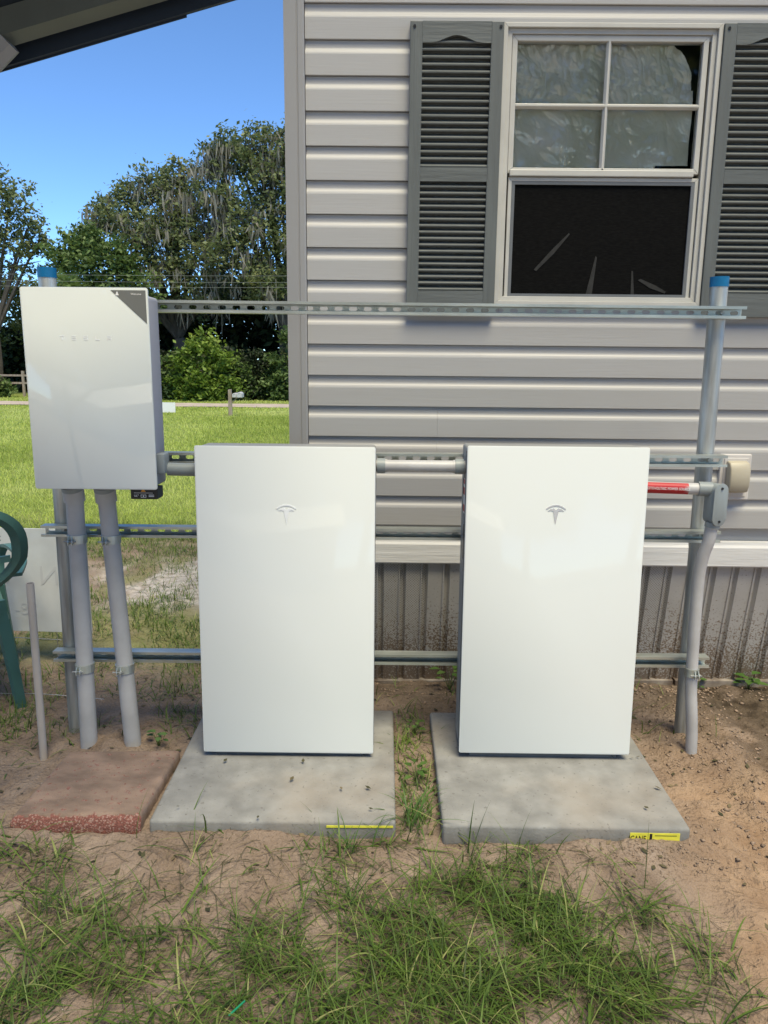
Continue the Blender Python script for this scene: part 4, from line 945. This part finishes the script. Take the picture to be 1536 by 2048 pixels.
tree('oak_tree', 'oak at the left edge of the view with loose outer twigs', (-25.0, 48, GZF),
     [(-22.9, 48, 10.8, 1.4), (-24.2, 48, 11.6, 1.5), (-21.9, 48, 9.4, 1.0), (-23.6, 48, 9.3, 1.6), (-22.6, 48, 7.6, 1.3), (-25.0, 48, 7.8, 1.9), (-26.5, 48, 10.5, 2.2), (-21.6, 48, 8.2, .7), (-28, 48, 8, 2.4)], 16, .25, 'leaf_oak', .45)
tree('oak_tree', 'dark shorter tree behind the fence, left of the gateway cabinet', (-23.4, 52, GZF),
     [(-24.4, 52, 5.4, 1.5), (-22.6, 52, 4.9, 1.3), (-25.6, 52, 3.6, 1.6), (-23.2, 52, 3.2, 1.5), (-21.2, 52, 5.6, 1.4), (-21.0, 52, 3.4, 1.5), (-26.5, 52, 6.0, 1.6)], 26, .26, 'leaf_oak', .35)
for bx_, by_, lb in ((-14, -25, 'added broad oak behind the viewer, out of view, nearest the shed, screening sky'), (-4, -30, 'added tall oak behind the shed roof, out of view, screening sky'), (7, -26, 'added oak on the right behind the viewer, out of view, screening sky'), (17, -22, 'added oak furthest right behind the viewer, out of view, screening sky'), (-24, -18, 'added oak furthest left behind the viewer, out of view, screening sky')):  # unseen oaks added so glass and metal reflect foliage instead of blue sky
    tree('oak_tree', lb, (bx_, by_, 0), [(bx_ + a, by_ + b, c, d) for a, b, c, d in ((0, 0, 16.5, 3.4), (-3.4, 1, 13.5, 3.4), (3.6, 0, 14, 3.4), (-5, 1, 9.5, 3), (5, 1, 9.8, 3.2), (0, 2, 10, 3.4), (-2.2, 2, 6, 2.8), (2.6, 2, 5.6, 2.8))], 9, .55, 'leaf_oak', .5, group='added oaks behind the viewer, out of view')
# palm
pm = thing('palm_tree', (-17.6, 42.5, GZF), 'small fan palm whose crown peeks over the gateway cabinet', 'palm', None)
MB().tube([(-17.6, 42.5, -1.1), (-17.55, 42.5, 5.0)], [.22, .16], 10).build('trunk', 'bark', pm)
pv_, pf_, pt_ = [], [], []
for k in range(34):
    a = random.uniform(0, 6.28); el = random.uniform(-.2, 1.3); d = Vector((math.cos(a) * math.cos(el), math.sin(a) * math.cos(el), math.sin(el))); c = Vector((-17.55, 42.5, 5.0)) + d * random.uniform(.45, .75)
    sd_ = d.cross(Vector((0, 0, 1))).normalized()
    for j in range(-7, 8):
        f_ = (d + sd_ * j * .12).normalized(); o = len(pv_); tip = c + f_ * .75 * (1 - .004 * j * j) - Vector((0, 0, .08)); wv_ = sd_ * .022
        pv_ += [tuple(c - wv_), tuple(c + wv_), tuple(tip)]; pf_.append((o, o + 1, o + 2)); pt_.append(.5 + .3 * random.random())
npmesh('crown', pv_, pf_, 'leaf_green', pm, tint=pt_, org=(-17.6, 42.5, GZF))
# shrubs along the verge
def shrub(x, y, z, rs, m, label, dens=20, leaf=.22):
    bl = [(x + a * rs, y + b * rs * .5, GZF + (z - GZF) * c, rs * d) for a, b, c, d in ((0, 0, .85, .55), (-.6, -.2, .55, .6), (.6, -.1, .6, .55), (0, -.4, .35, .65), (-.9, 0, .25, .5), (.9, 0, .25, .5), (.3, -.5, .12, .5), (-.4, -.5, .1, .5))]
    return tree('shrub', label, (x, y, GZF), bl, dens, leaf, m, .07, cat='shrub', group='shrubs along the wood edge')
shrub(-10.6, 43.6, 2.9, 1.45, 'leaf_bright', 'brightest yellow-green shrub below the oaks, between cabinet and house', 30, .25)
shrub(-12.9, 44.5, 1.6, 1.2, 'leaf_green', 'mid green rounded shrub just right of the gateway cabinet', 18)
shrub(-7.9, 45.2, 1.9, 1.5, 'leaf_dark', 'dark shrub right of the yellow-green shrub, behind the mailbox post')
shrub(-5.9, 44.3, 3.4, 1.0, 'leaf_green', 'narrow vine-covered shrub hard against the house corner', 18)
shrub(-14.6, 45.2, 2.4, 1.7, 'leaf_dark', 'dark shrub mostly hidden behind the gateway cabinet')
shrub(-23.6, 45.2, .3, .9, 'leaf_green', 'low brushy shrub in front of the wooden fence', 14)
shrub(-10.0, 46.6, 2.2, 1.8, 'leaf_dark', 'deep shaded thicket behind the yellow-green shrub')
def under(n):
    x = rng.uniform(-20, -1, n); top = 1.6 + 3.2 * fbm(x * .8, x * 0 + 1.7, 3) + 1.2 * fbm(x * 3, x * 0, 2)
    return np.stack([x, rng.uniform(46.8, 49.5, n), GZF + np.maximum(.4, top - GZF) * rng.random(n)], 1)
shrub(-9.1, 44.4, 1.5, 1.1, 'leaf_green', 'low green shrub between the yellow-green shrub and the dark one', 20); shrub(-6.7, 45.0, 1.0, .9, 'leaf_green', 'small shrub right of the mailbox post, below the mossy oak', 20)
# woodland mass behind
def mass(n, fx, m, leaf, name, label):
    P = fx(n); V, F = leaf_quads(P, leaf); o = npmesh(name, V, F, m, tint=np.clip(.4 + .25 * rng.normal(size=n), 0, 1), org=(0, 50, 0)); return tag(o, label, 'woodland', kind='stuff')
def fx(n):
    x = rng.uniform(-34, 14, n); top = 5.2 + 3.4 * fbm(x * .35, x * 0 + 3.3, 3) - 2.2 * sst(-19, -24, x) * 0
    top = np.where(x < -20.0, 2.8 + 1.5 * fbm(x * .5, x * 0, 2), np.where(x > -12.5, top + 2.2, top + .8))
    return np.stack([x, rng.uniform(51.5, 58, n), GZF + (top - GZF) * rng.random(n) ** 1.05], 1)
mass(15000, under, 'leaf_oak', .34, 'undergrowth', 'tangled undergrowth along the foot of the oaks')
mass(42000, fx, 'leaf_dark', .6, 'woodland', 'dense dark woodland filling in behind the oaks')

# ------------------------------------------------------------------ grass
def blades(X, Y, Z, L, W, el, az, curl, seg, tint, name, m, parent=None):
    """arched tapering blades; el start elevation, curl total downward bend"""
    n = len(X); P = np.stack([X, Y, Z], 1); H = np.stack([np.cos(az), np.sin(az)], 1); S = np.stack([-np.sin(az), np.cos(az), np.zeros(n)], 1)
    rows = []; e = el.copy()
    for k in range(seg + 1):
        w_ = W * (1 - (k / seg) ** 1.6 * .94) * (.75 + .25 * min(1, k * 2 / seg))
        rows.append(P - S * (w_ / 2)[:, None]); rows.append(P + S * (w_ / 2)[:, None])
        st = L / seg; P = P + np.stack([H[:, 0] * np.cos(e) * st, H[:, 1] * np.cos(e) * st, np.sin(e) * st], 1); e = e - curl / seg
        P[:, 2] = np.maximum(P[:, 2], Z + .003 + .004 * ((k * 37 + np.arange(n) * 13) % 7) / 7)
    V = np.stack(rows, 1).reshape(-1, 3); k2 = 2 * (seg + 1); b = (np.arange(n) * k2)[:, None]
    F = np.concatenate([np.stack([b[:, 0] + 2 * k, b[:, 0] + 2 * k + 1, b[:, 0] + 2 * k + 3, b[:, 0] + 2 * k + 2], 1) for k in range(seg)])
    o = npmesh(name, V, F, m, parent, tint=np.tile(tint, seg)); o.data.polygons.foreach_set('use_smooth', [True] * len(o.data.polygons)); return o
def inpad(X, Y, mgn=.0):
    r = np.zeros(len(X), bool)
    for x0, x1, y0, y1 in PADS + [PAVER]: r |= (X > x0 - mgn) & (X < x1 + mgn) & (Y > y0 - mgn) & (Y < y1 + mgn)
    return r
def g2(X, Y, cx, cy, rx, ry, a): return a * np.exp(-((X - cx) / rx) ** 2 - ((Y - cy) / ry) ** 2)
n0 = 44000; X = rng.uniform(-1.35, 1.15, n0); Y = rng.uniform(1.05, 2.10, n0)
k = (rng.random(n0) < fore_density(X, Y) * .52) & ~inpad(X, Y, .004); X, Y = X[k], Y[k]
# tillers: blades bunch from common crowns
q = rng.random(len(X)) < .55; sn = 40.0
X[q] = (np.round(X[q] * sn) + .35 * rng.normal(size=q.sum())) / sn; Y[q] = (np.round(Y[q] * sn) + .35 * rng.normal(size=q.sum())) / sn
k = ~inpad(X, Y, .004); X, Y = X[k], Y[k]; n = len(X)
el = np.clip(rng.normal(.5, .42, n), .02, 1.5); L = rng.uniform(.05, .20, n) * (1 + .45 * (rng.random(n) < .12)); az = rng.uniform(0, 6.283, n) + .7 * fbm(X * 5, Y * 5, 2)
tn = np.clip(rng.normal(.36, .17, n) + .5 * (rng.random(n) < .06), 0, 1)
tag(blades(X, Y, gheight(X, Y) - .003, L, np.clip(.0035 * np.exp(.4 * rng.normal(size=n)), .0015, .009), el, az, rng.uniform(.3, 1.9, n), 6, tn, 'foreground_grass', 'grass'), 'long thin grass trampled over the sandy soil in the foreground', 'grass', kind='stuff')
# flattened runners and dead stems on the bare sand
n = 1500; X = rng.uniform(-1.35, 1.3, n); Y = rng.uniform(1.3, 2.1, n); k = ~inpad(X, Y, .03) & (rng.random(n) < .15 + .85 * (1 - sst(.6, .9, X))); X, Y = X[k], Y[k]; n = len(X)
MT['stem'] = leafmat('dead_stems', (.035, .04, .018), (.09, .08, .04), (.22, .17, .10), .15, .8)
tag(blades(X, Y, gheight(X, Y) - .001, rng.uniform(.05, .2, n), rng.uniform(.0012, .003, n), rng.uniform(0, .25, n), rng.uniform(0, 6.283, n) , rng.uniform(.3, 1.2, n), 6, rng.random(n), 'flattened_stems', 'stem'), 'flattened runners and dead stems lying on the sand', 'dead grass', kind='stuff')
n0 = 30000; X = rng.uniform(-1.35, 1.1, n0); Y = rng.uniform(1.2, 2.1, n0); k = (rng.random(n0) < .6 * fore_density(X, Y)) & ~inpad(X, Y, .01); X, Y = X[k], Y[k]; n = len(X)
tag(blades(X, Y, gheight(X, Y) + .001, rng.uniform(.02, .07, n), rng.uniform(.0012, .0032, n), rng.uniform(0, .35, n), rng.uniform(0, 6.283, n), rng.uniform(.2, .8, n), 3, rng.random(n), 'dead_thatch', 'stem'), 'matted dead thatch at the feet of the foreground grass', 'dead grass', kind='stuff')
# grass tufts and weeds around and behind the equipment
def yard_density(X, Y):
    d = g2(X, Y, .10, 2.40, .05, .45, 2.2) + g2(X, Y, .1, 2.12, .07, .12, 1.6)
    d += g2(X, Y, -.80, 2.85, .10, .16, .75) + g2(X, Y, -1.35, 2.80, .22, .14, .8) + g2(X, Y, -1.0, 3.0, .25, .15, .5) + g2(X, Y, -1.0, 3.5, .5, .25, .9) + g2(X, Y, -1.75, 2.75, .3, .25, .8) + g2(X, Y, -1.9, 3.3, .4, .4, .8) + g2(X, Y, -1.2, 4.05, .6, .3, .9) + g2(X, Y, -.85, 3.1, .12, .1, .7)
    d += .85 * sst(5.0, 5.9, Y) + .45 * sst(3.3, 3.8, Y) * (1 - sst(4.3, 4.6, Y)) + .25 * sst(4.0, 4.5, Y)
    d += (g2(X, Y, .35, 3.02, .5, .12, .25) + g2(X, Y, 1.0, 2.95, .16, .2, .5)) * (X > -.2)
    return np.clip(d * sst(-.28, .18, fbm(X * 4.5 + 3, Y * 4.5, 3) + .06), 0, 1)
n0 = 90000; X = rng.uniform(-3.6, 1.3, n0); Y = rng.uniform(2.1, 7.0, n0)
k = (rng.random(n0) < yard_density(X, Y)) & ~inpad(X, Y, .0) & ~((X > -.42) & (Y > 3.2)) & (X > -.62 * Y - .6); X, Y = X[k], Y[k]; n = len(X)
el = np.clip(rng.normal(.9, .35, n), .1, 1.5); L = rng.uniform(.04, .11, n) * np.where(Y > 5, .8, 1.0)
tag(blades(X, Y, gheight(X, Y) - .004, L, rng.uniform(.003, .006, n), el, rng.uniform(0, 6.283, n), rng.uniform(.3, 1.6, n), 4, np.clip(rng.normal(.45, .17, n) + .4 * (rng.random(n) < .08), 0, 1), 'yard_grass', 'grass'), 'patchy grass around the posts and towards the lawn', 'grass', kind='stuff')
# lawn to the road and the verge beyond
def lawn(n0, y0, y1, wmul, lmul, name, label):
    u = rng.random(n0); Y = y0 * (y1 / y0) ** u; lo = -.56 * Y - 1.5; hi = -.02 * Y; X = lo + (hi - lo) * rng.random(n0)
    k = ~((X > -.42) & (Y < 7.6)) & ~((Y > 36.8) & (Y < 40.8)); mm = np.exp(-(((X + 6.4) / 1.4) ** 2 + ((Y - 28.2) / .5) ** 2)); k &= rng.random(n0) > mm * .8
    X, Y = X[k], Y[k]; n = len(X); s = (Y / 8)
    el = np.clip(rng.normal(.75, .35, n), .1, 1.5)
    tn = np.clip(rng.normal(.5, .17, n) + .30 * fbm(X * .8, Y * .8, 3) + .75 * fbm(X * .3 + 5, Y * .16, 3), 0, 1)
    o = blades(X, Y, gheight(X, Y) - .01, rng.uniform(.05, .10, n) * lmul * (.75 + .25 * np.minimum(s, 3)), rng.uniform(.006, .010, n) * wmul * s, el, rng.uniform(0, 6.283, n), rng.uniform(.2, 1.0, n), 2, tn, name, 'lawn')
    return tag(o, label, 'grass', kind='stuff')
lawn(150000, 6.2, 46, 1.0, 1.0, 'lawn_grass', 'sunlit bright green lawn running out to the dirt road')
# broad-leaved weeds
def weed(x, y, h, nl, label, ls=.03):
    z = float(gheight(np.array([x]), np.array([y]))[0]); t = thing('weed', (x, y, z), label, 'weed', 'small weeds'); st = MB(); vv, ff, tt = [], [], []
    for q in range(nl):
        a = q * 2.4 + random.random(); hh = h * random.uniform(.35, 1); r = random.uniform(.2, .7) * h * .6; tip = Vector((x + r * math.cos(a), y + r * math.sin(a), z + hh)); st.tube([(x, y, z - .01), ((x + tip.x) / 2, (y + tip.y) / 2, z + hh * .6), tip], [.0016, .0013, .0008], 5)
        d = Vector((math.cos(a), math.sin(a), .1)).normalized(); sd_ = Vector((-math.sin(a), math.cos(a), 0)); up = d.cross(sd_); l_ = ls * random.uniform(.7, 1.3)
        pts = [tip, tip + d * l_ * .35 + sd_ * l_ * .32 + up * l_ * .08, tip + d * l_ * .7 + sd_ * l_ * .25 + up * .0, tip + d * l_ - up * l_ * .1, tip + d * l_ * .7 - sd_ * l_ * .25, tip + d * l_ * .35 - sd_ * l_ * .32 + up * l_ * .08]
        o = len(vv); vv += [tuple(p_) for p_ in pts]; ff += [(o, o + 1, o + 2, o + 3), (o, o + 3, o + 4, o + 5)]; c_ = random.uniform(.3, .9); tt += [c_, c_]
    st.build('stems', 'weed_stem', t); npmesh('leaves', vv, ff, 'weed', t, tint=tt, org=(x, y, z))
MT['weed_stem'] = mat('weed_stem', (.09, .13, .04), .6)
weed(.105, 2.42, .07, 9, 'leafy weed in the gap between the pads, midway back'); weed(.21, 2.19, .075, 3, 'little two-leaved weed at the left edge of the right pad', .026)
weed(.11, 2.75, .06, 8, 'low weed at the back of the gap between the pads'); weed(.28, 3.14, .12, 9, 'weed against the skirting beside the right battery unit', .045); weed(1.62, 3.18, .07, 10, 'low weed at the skirting foot, right of the slim conduit', .05)
weed(-.86, 2.62, .06, 8, 'weed in the soil right of the thick conduits'); weed(1.40, 3.2, .05, 6, 'tiny weed by the skirting just right of the post', .03)
# tall grass tuft between pads
n = 30; X = .085 + .02 * rng.normal(size=n); Y = 2.16 + .02 * rng.normal(size=n); az = rng.uniform(0, 6.283, n)
tuft = blades(X, Y, np.full(n, .03), rng.uniform(.10, .22, n), rng.uniform(.004, .007, n), rng.uniform(.7, 1.4, n), az, rng.uniform(.7, 2.0, n), 8, np.clip(rng.normal(.6, .1, n), 0, 1), 'grass_tuft', 'weed'); tag(tuft, 'tall arching grass tuft at the front of the gap between the pads', 'grass tuft')
n = 22; X = -.085 + .025 * rng.normal(size=n); Y = 2.055 + .015 * rng.normal(size=n)
tuft = blades(X, Y, np.full(n, .015), rng.uniform(.06, .13, n), rng.uniform(.003, .005, n), rng.uniform(.8, 1.4, n), rng.uniform(0, 6.283, n), rng.uniform(.6, 1.8, n), 7, np.clip(rng.normal(.55, .1, n), 0, 1), 'grass_tuft', 'weed'); tag(tuft, 'upright grass tuft against the front edge of the left pad', 'grass tuft')
# soil clods and grit
def clods(n, fx_, smin, smax, m, name, label):
    X, Y = fx_(n); k = ~inpad(X, Y, .004); X, Y = X[k], Y[k]; n = len(X); Z = gheight(X, Y)
    base = np.array([(0, 0, 1), (.9, 0, .3), (.28, .85, .3), (-.72, .53, .3), (-.72, -.53, .3), (.28, -.85, .3), (0, 0, -.6)]); fc = [(0, i, i % 5 + 1) for i in range(1, 6)] ; fc = [(0, i, i % 5 + 1) for i in range(1, 6)] + [(6, i % 5 + 1, i) for i in range(1, 6)]
    s = (smin + (smax - smin) * rng.random(n) ** 3)[:, None, None]; a = rng.random(n) * 6.28; ca, sa = np.cos(a), np.sin(a)
    b = base[None] * (1 + .35 * rng.normal(size=(n, 7, 3))) * s * np.array([1, .8, .6]); bx_ = b[:, :, 0] * ca[:, None] - b[:, :, 1] * sa[:, None]; by_ = b[:, :, 0] * sa[:, None] + b[:, :, 1] * ca[:, None]
    V = np.stack([bx_ + X[:, None], by_ + Y[:, None], b[:, :, 2] + Z[:, None]], 2).reshape(-1, 3); F = (np.arange(n) * 7)[:, None, None] + np.array(fc)[None]
    return tag(npmesh(name, V, F.reshape(-1, 3), m), label, 'soil', kind='stuff')
MT['clod'] = mat('soil_clods', (.27, .195, .14), .95, var=.35, vscale=30, bump=.4, bscale=200)
MT['grit'] = mat('pale_grit', (.5, .46, .42), .8, var=.2, vscale=50)
def bankxy(n): y = rng.uniform(1.95, 3.2, n); return 1.22 + .14 * rng.normal(size=n) + .18 * (2.6 - y) * -.3, y
clods(1700, bankxy, .0012, .011, 'clod', 'soil_clods', 'loose soil clods banked beside the right pad')
def frontxy(n): return np.concatenate([rng.normal(.80, .09, n // 2), rng.uniform(-1.3, 1.2, n - n // 2)]), np.concatenate([rng.normal(2.02, .03, n // 2), rng.uniform(1.4, 2.9, n - n // 2)])
clods(1600, frontxy, .001, .006, 'clod', 'soil_crumbs', 'small soil crumbs scattered over the sand')
def wallxy(n): return rng.uniform(-.4, 2.0, n), rng.normal(3.1, .06, n)
clods(900, wallxy, .003, .014, 'clod', 'soil_rubble', 'dark crumbly soil along the skirting foot')
clods(60, lambda n: (rng.uniform(-1.3, 1.3, n), rng.uniform(1.4, 2.9, n)), .0015, .004, 'grit', 'shell_grit', 'pale shell grit scattered over the sand')
n = 420; X = rng.uniform(-1.35, 1.5, n); Y = rng.uniform(1.4, 3.1, n); k = ~inpad(X, Y, .0) | (rng.random(n) < .12); X, Y = X[k], Y[k]; Z = np.where(inpad(X, Y), .082, gheight(X, Y) + .004)
LV, LF = leaf_quads(np.stack([X, Y, Z], 1), .02, 2.5); tag(npmesh('leaf_litter', LV, LF, 'stem', tint=rng.random(len(X))), 'small dry leaf fragments scattered on soil and pads', 'leaf litter', kind='stuff')
MT['scrap'] = mat('green_scrap', (.02, .30, .14), .4)
tag(MB().add([(-.347, 1.437, .03), (-.315, 1.462, .045), (-.312, 1.457, .047), (-.344, 1.431, .032)], [(0, 1, 2, 3)]).add([(-.347, 1.437, .028), (-.315, 1.462, .043), (-.312, 1.457, .045), (-.344, 1.431, .03)], [(3, 2, 1, 0)]).build('plastic_scrap', 'scrap'), 'scrap of bright green plastic caught in the foreground grass', 'litter')

# ------------------------------------------------------------------ carport roof over the viewer
cp = thing('carport', (-1.95, 1.95, 0), 'metal carport roof edge crossing the upper left corner overhead', 'carport')
SL = .269; RX = -.28; EX = -2.05; ZR = lambda x: 2.159 + SL * (x + .955)
def slope_box(x0, x1, y0, y1, dz0, dz1):
    return MB().add([(x0, y0, ZR(x0) + dz0), (x1, y0, ZR(x1) + dz0), (x1, y1, ZR(x1) + dz0), (x0, y1, ZR(x0) + dz0), (x0, y0, ZR(x0) + dz1), (x1, y0, ZR(x1) + dz1), (x1, y1, ZR(x1) + dz1), (x0, y1, ZR(x0) + dz1)], [(0, 3, 2, 1), (4, 5, 6, 7), (0, 1, 5, 4), (1, 2, 6, 5), (2, 3, 7, 6), (3, 0, 4, 7)])
CY0 = 1.5
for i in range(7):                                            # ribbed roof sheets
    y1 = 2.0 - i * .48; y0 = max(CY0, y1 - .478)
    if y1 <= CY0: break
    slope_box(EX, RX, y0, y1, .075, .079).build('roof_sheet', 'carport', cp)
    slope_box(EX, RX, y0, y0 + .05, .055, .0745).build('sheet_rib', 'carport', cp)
MB().box(-1.99, -1.93, .41, 1.899, ZR(-1.96) - .05, ZR(-1.96) + .012).build('eave_beam', 'carport_frame', cp)
for y in (1.90, .35): slope_box(EX + .05, RX, y, y + .06, .018, .0742).build('rafter', 'carport_frame', cp)
slope_box(EX, RX, 2.001, 2.012, .0, .085).build('edge_trim', 'carport', cp); slope_box(EX, -.5, 2.0125, 2.016, -.004, .02).build('trim_lap', 'carport', cp)
for y in (1.90, .35):
    MB().box(-1.99, -1.93, y, y + .06, -.2, ZR(-1.96) + .015).build('post', 'carport_frame', cp)
    MB().tube([(-1.96, y + .03, 1.25), (-.90, y + .03, ZR(-.90) + .02)], .034, 8).build('brace', 'body', cp)
# shed across the yard behind the viewer
sh_ = thing('metal_shed', (-4, -12, 0), 'pale shed with tin roof across the yard, mirrored in the cabinet glass', 'shed')
MB().box(-9, 2, -16, -12, 0, 2.4).build('wall', 'shedwall', sh_); MB().prism([(-16.4, 2.4), (-11.6, 2.4), (-11.6, 2.46), (-14, 3.7), (-16.4, 2.46)], 'x', -9.3, 2.3).build('roof', 'tin', sh_)
for x in (-7, -3, -.2): MB().box(x, x + 1.1, -12.02, -12.001, .9 if x != -3 else .02, 1.9).build('window' if x != -3 else 'door', 'carport_frame', sh_)
